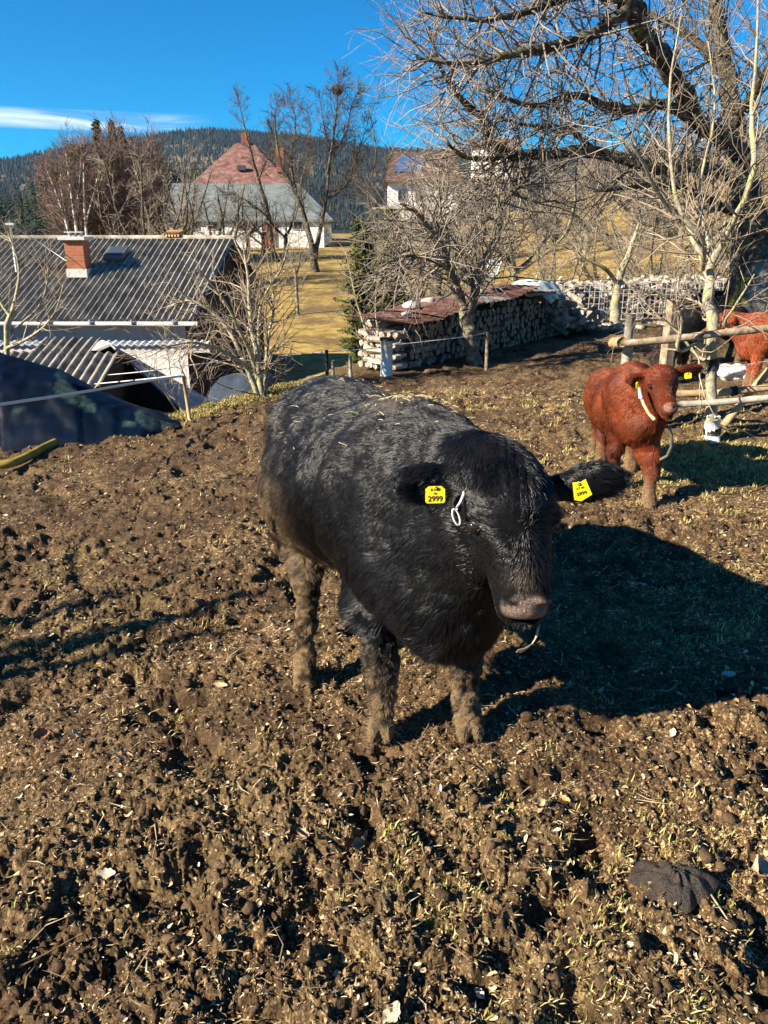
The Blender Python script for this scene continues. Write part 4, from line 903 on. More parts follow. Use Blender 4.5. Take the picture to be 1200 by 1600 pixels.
def sprout(out, pts, rad, nc, L, lev, spec, t0=.2, lmul=1.0):
    n = len(pts) - 1
    for c in range(int(nc + rt.random())):
        t = t0 + (1 - t0) * rt.random(); f = t * n; i = min(n - 1, int(f)); f -= i
        q = tuple(pts[i][k] + (pts[i + 1][k] - pts[i][k]) * f for k in range(3)); rr = rad[i] + (rad[i + 1] - rad[i]) * f
        dl = vnorm(tuple(pts[i + 1][k] - pts[i][k] for k in range(3))); d2 = turn(dl, math.radians(rt.uniform(*spec['ang'])))
        b = spec.get('bias'); 
        if b: d2 = vnorm(vadd(d2, b, .5))
        LL = L * spec['lr'] * rt.uniform(.55, 1.25) * (1.15 - .5 * t) * lmul
        grow(out, q, d2, LL, max(spec['rmin'], min(rr * .6, LL * .013 + .001)), lev + 1, spec)
def smooth_poly(pts, rad, k=4):
    P = np.array(pts, float); R = np.array(rad, float); n = len(P); t = np.arange(n); u = np.linspace(0, n - 1, (n - 1) * k + 1)
    i = np.clip(u.astype(int), 0, n - 2); f = (u - i)[:, None]
    p0, p1, p2, p3 = P[np.maximum(i - 1, 0)], P[i], P[i + 1], P[np.minimum(i + 2, n - 1)]
    Q = .5 * ((2 * p1) + (-p0 + p2) * f + (2 * p0 - 5 * p1 + 4 * p2 - p3) * f ** 2 + (-p0 + 3 * p1 - 3 * p2 + p3) * f ** 3)
    return [tuple(v) for v in Q], list(np.interp(u, t, R))
def knobbly(pts, rad, a=.16):
    return [tuple(np.array(p) + np.array(rvec()) * r * a) for p, r in zip(pts, rad)], [r * (1 + rt.gauss(0, .06)) for r in rad]
def tree(name, label, limbs, spec, barkm, twigm, nspr, group=None, cat='tree', twiglen=1.4, split=1, base=None, sides=(9, 3)):
    """limbs: list of (points, radii) hand-set; smaller wood is grown from them. trunk = hand-set wood, crown = the rest"""
    b = Vector(base if base is not None else limbs[0][0][0]); o = empty(name, b, label, cat, group)
    out = [[] for _ in range(10)]; tr = []
    for li, (pts, rad) in enumerate(limbs):
        wb = spec.get('wob', 0)
        if wb and li: pts = [pts[0]] + [tuple(np.array(q) + np.array(rvec()) * wb) for q in pts[1:]]
        P, R = smooth_poly(pts, rad); P, R = knobbly(P, R); tr.append((P, R))
        n_ = (nspr[li] if isinstance(nspr, (list, tuple)) else nspr) * spec.get('mul', 1.7)
        rad = [q * spec.get('rk', .82) for q in rad]
        if n_: sprout(out, P, R, n_, twiglen, -1 + split - 0, spec, t0=.35 if li == 0 else .08)
    tubes_mesh('trunk', tr, sides[0], barkm, o)
    tw = [t for lv in out for t in lv]
    if tw: tubes_mesh('crown', tw, sides[1], twigm, o)
    return o
def auto_tree(name, label, base, Ht, spec, barkm, twigm, r=.12, lean=(0, 0), fork=.3, nl=5, spread=.6, group=None, nspr=9, cat='tree', sides=(6, 3), tw=None):
    x, y, z = base; limbs = []; fz = Ht * fork; top = (x + lean[0] * fork, y + lean[1] * fork, z + fz)
    limbs.append(([(x, y, z - .1), (x + lean[0] * fork * .4, y, z + fz * .5), top], [r * 1.25, r, r * .9]))
    for i in range(nl):
        a = i / nl * 6.28 + rt.random(); s = spread * Ht * .5 * rt.uniform(.5, 1.1); hh = (Ht - fz) * rt.uniform(.65, 1.0)
        e = (x + lean[0] + s * math.cos(a), y + lean[1] + s * math.sin(a), z + fz + hh)
        m_ = tuple(top[k] + (e[k] - top[k]) * .45 + (0, 0, 0)[k] for k in range(3)); m_ = (m_[0] + s * .2 * math.cos(a) + rt.gauss(0, .05 * Ht), m_[1] + s * .2 * math.sin(a), m_[2] - hh * .06)
        limbs.append(([top, m_, e], [r * .62, r * .38, r * .12]))
    return tree(name, label, limbs, spec, barkm, twigm, nspr, group, cat, twiglen=tw or Ht * .42, sides=sides)

def build_trees():
    grey = bark('grey_bark', (.13, .105, .08), (.25, .24, .13)); pale = bark('pale_bark', (.30, .26, .19), (.34, .33, .15), 22); dark = bark('dark_bark', (.055, .043, .034), (.15, .14, .07))
    tw_grey = bark('grey_twigs', (.225, .19, .15), None, 5); tw_pale = bark('pale_twigs', (.30, .235, .165), None, 5); tw_dark = bark('dark_twigs', (.10, .078, .06), None, 3); tw_brown = bark('brown_twigs', (.165, .115, .095), None, 2)
    A = lambda px, py, y: tuple(at(px, py, y))
    # slim tree standing at the fence
    b = ground_at(1113, 688); by = b.y
    L = [([(b.x, b.y, b.z - .1), A(1113, 640, by), A(1112, 560, by), A(1110, 480, by), A(1107, 448, by)], [.050, .046, .044, .046, .040]),
         ([A(1107, 450, by), A(1098, 420, by), A(1072, 350, by + .1), A(1062, 270, by + .2), A(1052, 160, by + .3), A(1048, 60, by + .4)], [.030, .026, .020, .015, .011, .006]),
         ([A(1110, 455, by), A(1122, 420, by), A(1140, 350, by - .1), A(1158, 280, by - .2), A(1172, 190, by - .2), A(1182, 80, by - .2), A(1190, -40, by - .2)], [.032, .028, .024, .021, .017, .012, .006]),
         ([A(1098, 420, by), A(1080, 385, by - .2), A(1040, 330, by - .3), A(985, 270, by - .5), A(930, 200, by - .6)], [.022, .018, .014, .010, .005]),
         ([A(1112, 545, by), A(1096, 552, by - .1), A(1070, 535, by - .2), A(1052, 505, by - .3), A(1020, 470, by - .35), A(1000, 430, by - .4)], [.020, .016, .015, .012, .009, .004]),
         ([A(1112, 500, by), A(1096, 492, by + .1), A(1078, 478, by + .2), A(1050, 460, by + .3)], [.016, .013, .010, .004]),
         ([A(1112, 562, by), A(1085, 555, by + .15), A(1060, 520, by + .2), A(1030, 500, by + .2)], [.017, .014, .010, .004]),
         ([A(1112, 530, by), A(1128, 520, by), A(1142, 500, by - .1), A(1150, 470, by - .2), A(1160, 430, by - .2)], [.018, .014, .012, .009, .004]),
         ([A(1110, 470, by), A(1100, 400, by + .2), A(1095, 300, by + .4), A(1110, 180, by + .5), A(1120, 60, by + .6)], [.020, .017, .013, .009, .005])]
    sp_ = dict(n=(6, 4, 2), lr=.55, ang=(28, 68), wander=.12, up=(.09, .06, .04), rmin=.0020, max=2, mul=2.6, rk=.58, wob=.05)
    t = tree('slim_tree', 'slim pale lichened tree tied into the wooden fence, its foot bound in white rag', L, sp_, pale, tw_pale, [0, 9, 11, 9, 4, 3, 3, 4, 9], twiglen=1.25, base=b)
    mb = MB(); mb.tube([A(1113, 655, by - .0), A(1113, 668, by), A(1113, 690, by)], [.062, .068, .062], 12, jitter=.25, seed=3); mb.build('rag_wrap', noisy('white_rag', [(.3, (.45, .43, .40)), (.7, (.78, .76, .72))], 40, bstr=.8, bdist=.01), t, True, world=True)
    g = np.random.default_rng(3); mb = MB()
    for i in range(14):
        c = Vector(A(1113, 654 + g.uniform(-2, 6), by)); a = g.random() * 6.28; d = Vector((math.cos(a), math.sin(a), g.uniform(-.4, .9)))
        mb.tube([c + d * .05, c + d * .07, c + d * .078 + Vector((0, 0, -.01))], [.008, .007, .003], 5)
    fr = mb.build('rag_fray', bpy.data.materials['white_rag'], t, world=True); fr['kind'] = 'stuff'
    BLK = mat('black_tape', (.012, .012, .013), .5)[0]
    for y0, y1 in ((560, 577), (668, 678)):
        mb = MB(); mb.tube([A(1113, y0, by), A(1113, (y0 + y1) / 2, by), A(1113, y1, by)], .052 if y0 < 600 else .071, 14, jitter=.06); mb.build('tape_band', BLK, t, True, world=True)
    # old tree on the right: leaning trunk and sweeping mossy limbs
    y0 = 12.6; gz = Hs(at(1184, 480, y0).x, y0)
    L = [([tuple(Vector((at(1186, 480, y0).x, y0, gz - .2))), A(1182, 420, y0), A(1172, 350, y0), A(1160, 280, y0), A(1150, 210, y0), A(1138, 120, y0), A(1120, 20, y0), A(1105, -60, y0)], [.60, .44, .28, .19, .15, .12, .10, .08]),
         ([A(1152, 225, y0), A(1100, 200, y0 - .8), A(1062, 130, y0 - 1.4), A(1020, 70, y0 - 1.8), A(985, 5, y0 - 2.1), A(975, -50, y0 - 2.2)], [.13, .12, .115, .11, .13, .09]),
         ([A(1160, 290, y0), A(1100, 262, y0 - .4), A(1020, 262, y0 - .6), A(930, 236, y0 - .8), A(870, 240, y0 - 1.0), A(800, 242, y0 - 1.3), A(770, 225, y0 - 1.5), A(765, 195, y0 - 1.6), A(730, 165, y0 - 1.8), A(690, 110, y0 - 2.2), A(670, 40, y0 - 2.4)], [.11, .09, .085, .08, .075, .065, .058, .055, .042, .026, .014]),
         ([A(1100, 200, y0 - .8), A(1040, 165, y0 - 1.2), A(960, 170, y0 - 1.6), A(900, 150, y0 - 2.0), A(830, 165, y0 - 2.4), A(760, 140, y0 - 2.6)], [.08, .07, .055, .042, .030, .018]),
         ([A(990, 5, y0 - 2.1), A(940, 45, y0 - 2.4), A(880, 70, y0 - 2.8), A(800, 85, y0 - 3.1), A(730, 100, y0 - 3.3), A(650, 90, y0 - 3.5)], [.085, .07, .055, .04, .028, .014]),
         ([A(800, 242, y0 - 1.3), A(760, 248, y0 - 1.6), A(725, 245, y0 - 1.8), A(700, 225, y0 - 2)], [.04, .035, .028, .018]),
         ([A(1140, 130, y0), A(1080, 60, y0 + .3), A(1010, 20, y0 + .4), A(930, -10, y0 + .5)], [.08, .06, .045, .03]),
         ([A(1145, 200, y0), A(1185, 130, y0 - .6), A(1230, 60, y0 - 1.0), A(1260, -30, y0 - 1.2)], [.09, .07, .05, .03]),
         ([A(1172, 340, y0), A(1120, 320, y0 - .5), A(1060, 290, y0 - .9), A(1000, 290, y0 - 1.2), A(930, 300, y0 - 1.5)], [.07, .055, .045, .03, .016]),
         ([A(985, 0, y0 - 2.1), A(900, -10, y0 - 2.5), A(820, 20, y0 - 2.8), A(740, 30, y0 - 3.0), A(660, 20, y0 - 3.1)], [.07, .055, .04, .025, .012]),
         ([A(930, 236, y0 - .8), A(880, 200, y0 - 1.1), A(820, 195, y0 - 1.5), A(770, 180, y0 - 1.8)], [.04, .03, .022, .012])]
    sp_ = dict(n=(6, 4, 2.2), lr=.60, ang=(30, 75), wander=.15, up=(.02, .03, .04), rmin=.0029, max=2, mul=5.0, rk=.46)
    tree('old_tree', 'old spreading bare tree with mossy sweeping limbs, rising beside the grey boulder', L, sp_, dark, tw_grey, [14, 15, 26, 15, 17, 6, 12, 12, 12, 15, 9], twiglen=2.0)
    # fruit tree growing in front of the woodpile
    b = ground_at(742, 568); by = b.y
    L = [([(b.x, b.y, b.z - .1), A(735, 530, by), A(729, 500, by), A(727, 482, by)], [.12, .095, .09, .09]),
         ([A(727, 484, by), A(716, 455, by), A(702, 420, by - .2), A(690, 385, by - .3), A(668, 355, by - .4), A(648, 330, by - .5), A(625, 318, by - .6)], [.075, .065, .055, .05, .042, .028, .014]),
         ([A(729, 490, by), A(742, 462, by), A(745, 430, by), A(765, 392, by + .2), A(782, 350, by + .3), A(776, 310, by + .4), A(758, 280, by + .4), A(752, 250, by + .4)], [.075, .07, .062, .05, .045, .038, .028, .014]),
         ([A(778, 318, by + .4), A(800, 300, by + .2), A(822, 282, by + .1), A(830, 262, by)], [.035, .030, .022, .012]),
         ([A(745, 430, by), A(720, 395, by + .4), A(690, 372, by + .7), A(660, 365, by + .9)], [.05, .045, .035, .016]),
         ([A(702, 420, by - .2), A(670, 405, by - .6), A(630, 400, by - .9), A(590, 420, by - 1.1)], [.035, .028, .02, .01]),
         ([A(690, 385, by - .3), A(685, 340, by - .2), A(700, 290, by), A(695, 240, by + .1)], [.035, .028, .02, .01])]
    sp_ = dict(n=(7, 5, 2.5), lr=.58, ang=(35, 80), wander=.16, up=(-.02, -.01, -.01), rmin=.0030, max=2, mul=3.2, rk=.8)
    tree('fruit_tree', 'gnarled bare fruit tree with a forked trunk, growing in front of the long woodpile', L, sp_, grey, tw_grey, [0, 19, 19, 9, 13, 12, 11], twiglen=1.9)
    # a bare tree left of the view whose shadow falls across the paddock
    auto_tree('bare_tree', 'bare tree standing by itself left of the view, throwing a long shadow over the mud', (-6.9, .9, Hs(-6.9, .9)), 4.6, dict(n=(5, 4), lr=.5, ang=(15, 40), wander=.1, up=(.1, .1), rmin=.008, max=1), grey, tw_grey, r=.13, fork=.62, nl=4, spread=.25, nspr=4)
    # multi-stemmed tree on the left by the tarpaulin
    b = ground_at(411, 618); by = b.y; z = b.z - .3
    def st(*q, r=.03): return ([q[0] if len(q[0]) == 3 and not isinstance(q[0][0], int) else A(*q[0])] + [A(*k) for k in q[1:]], list(np.linspace(r, r * .2, len(q))))
    B = (b.x, b.y, z)
    L = [st(B, (402, 560, by), (392, 500, by), (388, 440, by), (380, 380, by), r=.045), st(B, (398, 570, by), (376, 520, by - .3), (350, 470, by - .5), (310, 420, by - .8), r=.036),
         st(B, (418, 540, by + .2), (428, 480, by + .3), (420, 420, by + .4), r=.03), st(B, (390, 580, by - .2), (350, 550, by - .5), (300, 535, by - .8), (250, 545, by - 1), r=.032),
         st(B, (380, 560, by + .2), (345, 500, by + .4), (300, 470, by + .5), (262, 480, by + .6), r=.032), st(B, (404, 540, by + .2), (410, 470, by + .2), (440, 420, by + .2), (450, 380, by + .2), r=.028)]
    sp_ = dict(n=(6, 4, 2), lr=.55, ang=(25, 65), wander=.12, up=(.05, .03, .02), rmin=.0026, max=2, mul=2.6)
    tree('bushy_tree', 'low many stemmed bare tree between the grey roofed house and the black cow', L, sp_, pale, tw_pale, 14, twiglen=1.25)
    b = Vector((at(290, 640, 9.3).x, 9.3, Hs(at(290, 640, 9.3).x, 9.3) - .2)); B = tuple(b); by = 9.3
    L = [st(B, (262, 620, by), (235, 580, by), (205, 550, by), r=.014), st(B, (270, 600, by), (262, 550, by), (255, 500, by), r=.012), st(B, (292, 600, by), (280, 560, by), (300, 510, by), r=.012)]
    tree('sapling', 'thin bare sapling sprouting behind the tip of the dark tarpaulin', L, sp_, pale, tw_pale, 5, twiglen=.7)
    by = 8.6; B = (at(-10, 600, by).x, by, Hs(at(-10, 600, by).x, by) - .2)
    L = [st(B, (10, 540, by), (22, 480, by), (30, 420, by), (12, 360, by), r=.035), st((8, 545, by), (50, 525, by - .2), (85, 490, by - .3), (100, 440, by - .4), r=.02), st((18, 500, by), (-10, 450, by + .1), (-20, 400, by + .2), r=.016), st((16, 520, by), (60, 480, by + .3), (75, 430, by + .4), (70, 380, by + .4), r=.016)]
    tree('young_tree', 'young bare tree rising behind the dark tarpaulin at the left edge', L, dict(sp_, n=(4, 2.5, 1.5)), pale, tw_pale, 6, twiglen=.9)
    b = ground_at(612, 592); B = (at(628, 590, 10.6).x, 10.6, Hs(at(628, 590, 10.6).x, 10.6) - .2); by = 10.6
    B = tuple(Vector((at(612, 590, 10.9).x, 10.9, Hs(at(612, 590, 10.9).x, 10.9) - .2))); by = 10.9
    L = [st(B, (578, 530, by), (560, 480, by), (548, 430, by), (540, 390, by), r=.022), st(B, (582, 520, by), (545, 495, by - .2), (510, 490, by - .3), r=.014), st(B, (588, 500, by), (590, 440, by + .2), (600, 400, by + .2), r=.014)]
    tree('sapling', 'thin bare sapling standing just left of the long woodpile', L, dict(sp_, n=(4, 2.5, 1.5)), pale, tw_pale, 6, twiglen=1.0)
    # orchard beyond the yard; distances follow the ground
    spO = dict(n=(6, 5, 3), lr=.55, ang=(25, 65), wander=.13, up=(.08, .05, .03), rmin=.016, max=2, mul=6, rk=1)
    def far(px, py, pts_list, label, name='pear_tree', k=1.0, m=(dark, tw_dark), nspr=9, tl=2.4, spec=spO, group='bare trees of the orchard'):
        g = ground_at(px, py); y = g.y; L = []
        for i, (pts, r) in enumerate(pts_list):
            P = [A(q[0], q[1], y + (q[2] if len(q) > 2 else 0)) for q in pts]; R = list(r * (np.linspace(1, .16, len(P)) ** 1.5) * .8)
            if i == 0: P = [(g.x, g.y, g.z - .2)] + P; R = [r * 1.25] + R
            L.append((P, R))
        return tree(name, label, L, spec, m[0], m[1], nspr, group, twiglen=tl, sides=(7, 3))
    far(436, 408, [([(428, 400), (420, 340, 1), (404, 280, 1), (390, 230, 0), (378, 180), (372, 150)], .26), ([(430, 396), (400, 375, -2), (370, 350, -2), (345, 335, -3)], .14), ([(420, 340), (380, 310, -1), (350, 300, -1)], .1), ([(404, 280), (420, 240, 1), (425, 200, 1)], .1)], 'tall leaning bare pear tree in front of the red roof')
    far(490, 425, [([(490, 400), (478, 350), (462, 300), (440, 260), (430, 200), (432, 160)], .28), ([(492, 400), (502, 350, 1), (510, 310, 1), (515, 240, 1), (505, 190, 1), (498, 140, 1)], .24), ([(512, 270, 1), (520, 220, .5), (526, 170, .2), (528, 142, 0), (533, 118)], .12), ([(510, 310, 1), (540, 290, 1), (556, 250, 1), (575, 190, 1)], .14), ([(462, 300), (455, 250, -1), (462, 190, -1), (452, 150, -1)], .12), ([(515, 240), (540, 210), (548, 170), (560, 140)], .1), ([(478, 350), (470, 290, 2), (486, 230, 2), (480, 170, 2)], .11)], 'tallest bare pear tree with two crossing trunks, right of the long white barn', nspr=12)
    far(585, 395, [([(583, 350), (575, 300), (588, 240), (580, 180), (592, 150)], .16), ([(583, 350), (600, 290, 1), (606, 230, 1)], .1), ([(580, 330), (560, 290), (556, 240)], .08)], 'slender bare pear tree behind the evergreen bush', nspr=10)
    spS = dict(n=(7, 5, 3), lr=.52, ang=(30, 75), wander=.16, up=(.03, .02, .02), rmin=.012, max=2)
    for (px, py, hh, lab) in ((388, 398, 4.4, 'small gnarled bare tree before the barn wall, leftmost of its short row'), (412, 396, 4.4, 'small bare tree standing close left of the red barn door'), (447, 404, 4.6, 'small bare tree standing right of the red barn door')):
        g = ground_at(px, py); auto_tree('apple_tree', lab, tuple(g), hh, spS, dark, tw_dark, r=.16, fork=.33, nl=5, spread=.9, group='bare trees of the orchard', nspr=7)
    g = ground_at(465, 492); auto_tree('young_tree', 'young straight bare tree alone on the yellow meadow', tuple(g), 3.6, dict(spS, rmin=.007), grey, tw_grey, r=.075, fork=.5, nl=4, spread=.4, group=None, nspr=6)
    # grey shrubs and trees between house and barn
    for i, (px, y, hh, w_, lab) in enumerate(((232, 44, 7.3, .95, 'grey bare tree rising above the house roof, left of the barn'), (275, 48, 7.0, .9, 'grey bare tree rising above the tiles of the house ridge'), (330, 46, 6.0, .9, 'grey bare tree rising just above the right end of the house roof'))):
        x = at(px, 380, y).x; auto_tree('bare_tree', lab, (x, y, Hs(x, y)), hh, dict(spS, rmin=.016), dark, tw_grey, r=.2, fork=.25, nl=7, spread=w_, nspr=10)
    # the big brown clump with birches
    spB = dict(n=(6, 5, 4), lr=.55, ang=(18, 48), wander=.10, up=(.05, .06, .04), rmin=.018, max=2, mul=3.4, rk=.5)
    for px, y, top, w_, m_, lab, ns in ((196, 58, 205, .62, tw_brown, 'large brown bare tree with a broad dense crown beyond the house chimney', 17), (148, 60, 212, .6, tw_brown, 'large brown bare tree in the middle of the clump beyond the house', 17), (105, 58, 245, .66, tw_brown, 'brown bare tree at the left of the clump beyond the house', 15), (226, 62, 250, .5, tw_dark, 'dark bare tree at the right of the clump beyond the house', 12)):
        p = at(px, top, y); z = Hs(p.x, y); auto_tree('deciduous_tree', lab, (p.x, y, z), p.z - z, spB, dark, m_, r=.3, fork=.14, nl=14, spread=w_, nspr=ns, group='tall trees beyond the house')
    birch = noisy('birch_bark', [(.42, (.10, .08, .07)), (.5, (.62, .58, .52))], 2.2, bstr=0)
    for px, px2, top, lab in ((115, 72, 262, 'white stemmed birch leaning left out of the brown clump'), (122, 102, 232, 'white stemmed birch in front of the brown clump'), (135, 130, 240, 'upright white stemmed birch in front of the brown clump')):
        y = 55.0; p = at(px, 380, y); q = at(px2, top, y); z = Hs(p.x, y)
        L = [([(p.x, y, z), (p.x * .7 + q.x * .3, y, z * .5 + q.z * .5), tuple(q)], [.11, .08, .02]), ([(p.x * .8 + q.x * .2, y, z * .6 + q.z * .4), (q.x + .8, y, q.z * .8), (q.x + 1.0, y, q.z)], [.05, .03, .01])]
        tree('birch', lab, L, dict(spB, n=(5, 4, 2), up=(.06, 0, -.05)), birch, tw_brown, [16, 10], 'birches beyond the house', twiglen=3.2)
    # trees and scrub on the slope to the right
    spR = dict(n=(6, 5, 3.5), lr=.55, ang=(25, 65), wander=.14, up=(.05, .04, .03), rmin=.010, max=2)
    rows = [(690, 26, 345, 'bare tree behind the fruit tree, nearest the white hillside house', 1.0), (650, 31, 300, 'bushy bare tree between the evergreen and the hillside house', 1.0), (815, 40, 250, 'bare tree halfway up the slope in line with the mossy limb', .9),
            (745, 36, 268, 'bushy bare tree on the slope right of the hillside house', 1.0), (880, 33, 330, 'low bare tree on the yellow slope above the stacked firewood crates', .8), (960, 35, 310, 'bare tree on the yellow slope above the middle crates', .9), (1040, 32, 300, 'bare tree on the yellow slope above the right crates', .9),
            (930, 55, 222, 'distant bare tree on the skyline of the right slope', .9), (1010, 58, 200, 'distant bare tree on the skyline under the dark limb', .9), (1085, 52, 195, 'distant bare tree on the skyline left of the old tree', .9), (1150, 50, 190, 'distant bare tree high on the slope behind the old tree', .9), (1195, 30, 250, 'bare tree on the slope at the right edge', .9), (860, 60, 235, 'distant bare tree on the skyline above the mossy limb', .9), (1110, 30, 330, 'bushy bare tree behind the slim tree', .9), (990, 45, 255, 'bare tree standing mid slope right of the pale grass strip', .9)]
    for px, y, top, lab, w_ in rows:
        p = at(px, top, y); z = Hs(p.x, y); h_ = max(2.2, p.z - z)
        auto_tree('bare_tree', lab, (p.x, y, z), h_, dict(spR, rmin=.0045 + .00022 * y), grey, tw_grey, r=.035 * h_ * .8, fork=.22, nl=6, spread=w_, nspr=10, group='bare trees on the slope')
    # scrubby trees of the slope: five built, the others copied from them
    protos = []; g2 = np.random.default_rng(77); k = 0
    lab = 'one of the many small grey brown bare trees crowding the slope on the right'; grp = 'small bare trees crowding the slope'
    for s_ in range(6):
        protos.append(auto_tree('scrub_tree', lab, (0, 0, 0), 3.6, dict(spR, rmin=.013, n=(7, 5, 4), mul=2.2), grey, (tw_grey, tw_brown)[s_ % 2], r=.07, fork=.12, nl=8, spread=1.15, nspr=9, group=grp, sides=(5, 3)))
    for i in range(30):
        y = 42 + 58 * g2.random() ** .8; px = g2.uniform(600, 1260); x = (px - 600) / FPX * y * 1.0
        if y < 58 and 760 < px < 1060: y += 20; x = (px - 600) / FPX * y
        z = Hs(x, y); src = protos[i % 6]; o = src if i < 6 else src.copy()
        if i >= 6:
            col.objects.link(o)
            for ch in src.children:
                c = ch.copy(); col.objects.link(c); c.parent = o
        o.location = (x, y, z); o.rotation_euler = (0, 0, g2.random() * 6.28); q = g2.uniform(.7, 1.45) * (1 + .004 * y); o.scale = (q, q, q * g2.uniform(.85, 1.15))
    far(832, 452, [([(842, 420), (852, 390), (866, 360)], .07), ([(845, 410), (838, 380), (835, 350)], .045)], 'pale bent sapling leaning right out of the woodpile end', 'sapling', m=(pale, tw_pale), nspr=7, tl=1.6, spec=dict(spR, rmin=.006), group=None)
    b = Vector((at(962, 520, 15.6).x, 15.6, Hs(at(962, 520, 15.6).x, 15.6))); y = 15.6
    L = [([tuple(b), A(962, 480, y), A(966, 440, y), A(985, 390, y), A(998, 350, y)], [.11, .10, .08, .05, .02]), ([A(965, 445, y), A(945, 420, y - .3), A(915, 405, y - .4), A(900, 400, y - .4)], [.045, .035, .02, .01])]
    tree('young_tree', 'bare young tree with a split grey trunk standing before the firewood crates', L, dict(spR, rmin=.005), pale, tw_pale, [9, 7], twiglen=1.5)
    b = Vector((at(678, 500, 15.5).x, 15.5, Hs(at(678, 500, 15.5).x, 15.5))); y = 15.5
    L = [([tuple(b), A(680, 450, y), A(684, 410, y), A(680, 360, y), A(690, 310, y)], [.12, .11, .10, .07, .03]), ([A(683, 420, y), A(665, 380, y), A(640, 340, y)], [.06, .04, .02])]
    tree('bare_tree', 'bare tree with a straight scaly trunk behind the rusty roof sheets', L, dict(spR, rmin=.005), dark, tw_grey, [9, 9], twiglen=1.8)
    # rook nests and mistletoe
    for px, py, y, s_, lab, c in ((527, 140, 52, .35, 'round twig nest high in the tallest pear tree', (.10, .07, .05)), (118, 241, 57, .5, 'green mistletoe ball high in the brown clump', (.09, .10, .03)), (84, 275, 56, .42, 'green mistletoe ball low at the left of the brown clump', (.12, .11, .03))):
        g = np.random.default_rng(int(px)); mb = MB()
        for i in range(220):
            c0 = np.array(at(px, py, y)) + unit(g.normal(0, 1, 3)) * s_ * g.random() ** .4 * np.array([1, 1, .8]); d = unit(g.normal(0, 1, 3)) * s_ * .3; mb.tube([c0 - d, c0, c0 + d], .02, 3, cap=False)
        tag(mb.build('nest' if px > 400 else 'mistletoe', mat('ball', c, .9)[0]), lab, 'nest' if px > 400 else 'mistletoe')

def conifer_mesh(Ht, R, seed, nw=15, nb=9, droop=.35, bushy=False):
    g = np.random.default_rng(seed); V = []; F = []; n = 0
    for i in range(nw):
        t = (i + .5) / nw; z = Ht * (.08 + .92 * t); rr = (R * math.sin(math.pi * (.22 + .76 * t)) ** .6 * g.uniform(.7, 1.15) if bushy else R * (1 - t) ** .85 * g.uniform(.8, 1.1)) + .03 * R
        for j in range(nb):
            a = (j + g.random()) / nb * 6.283; L = rr * g.uniform(.7, 1.15); w_ = L * g.uniform(.22, .38); zz = z + g.normal(0, Ht * .015)
            d = np.array([math.cos(a), math.sin(a), 0]); s = np.array([-d[1], d[0], 0]); dz = np.array([0, 0, 1.])
            P = [dz * zz, d * L * .45 + s * w_ + dz * (zz - droop * L * .35), d * L * .55 - s * w_ + dz * (zz - droop * L * .5), d * L + dz * (zz - droop * L), d * L * .5 + dz * (zz + L * .10)]
            V += P; F += [(n, n + 1, n + 4), (n, n + 4, n + 2), (n + 1, n + 3, n + 4), (n + 4, n + 3, n + 2)]; n += 5
    return np.array(V), np.array(F)
def build_evergreens():
    green = noisy('needles', [(.3, (.012, .022, .008)), (.55, (.035, .055, .016)), (.75, (.09, .11, .03))], 3.5, bstr=0, rough=.9)
    green2 = noisy('thuja_green', [(.3, (.02, .035, .008)), (.55, (.07, .085, .018)), (.8, (.19, .19, .04))], 2.6, bstr=0, rough=.9)
    bk = bark('conifer_bark', (.08, .06, .05))
    def ev(name, px, pyb, y, top, wpx, lab, m, nw, nb, seed, group=None, zb=None):
        p = at(px, top, y); z = Hs(p.x, y); Ht = p.z - z; R = wpx / 2 / FPX * y
        o = empty(name, (p.x, y, z), lab, 'tree', group)
        V, F = conifer_mesh(Ht, R, seed, nw, nb, .35 if m is green else -.15, m is green2); g = np.random.default_rng(seed)
        # break every spray into small needles clumps
        n = len(F) * 5; fi = g.integers(0, len(F), n); u = g.random((n, 2)); u = np.where((u.sum(1) > 1)[:, None], 1 - u, u)
        c = V[F[fi, 0]] + (V[F[fi, 1]] - V[F[fi, 0]]) * u[:, :1] + (V[F[fi, 2]] - V[F[fi, 0]]) * u[:, 1:] + g.normal(0, R * .05, (n, 3))
        a = g.normal(0, 1, (n, 3, 3)); a = a / np.linalg.norm(a, axis=2, keepdims=True) * (R * .085) * g.uniform(.5, 1.3, (n, 1, 1))
        Vn = (c[:, None] + a).reshape(-1, 3); Fn = np.arange(n * 3).reshape(-1, 3) + len(V)
        me = npmesh('crown', np.vstack([V * np.array([.9, .9, 1]), Vn]), np.vstack([F, Fn]), False); cr = link('crown', me, m, o)
        mb = MB(); mb.tube([(0, 0, -.3), (0, 0, Ht * .5), (0, 0, Ht * .95)], [R * .12, R * .08, R * .02], 7); mb.build('trunk', bk, o, True)
    ev('evergreen_bush', 566, 500, 21, 345, 92, 'dark green evergreen bush standing left behind the woodpile', green2, 22, 16, 3)
    ev('evergreen_bush', 612, 480, 24, 330, 90, 'tall loose evergreen behind the nearer dark bush', green2, 22, 14, 5)
    for i, (px, top, lab) in enumerate(((150, 186, 'dark spruce top left of centre above the brown clump'), (174, 188, 'dark spruce top rising above the brown clump'), (188, 196, 'smaller dark spruce top at the right above the brown clump'))):
        ev('spruce', px, 0, 66, top + 4, 64, lab, green, 26, 11, 20 + i, 'spruces behind the brown clump')

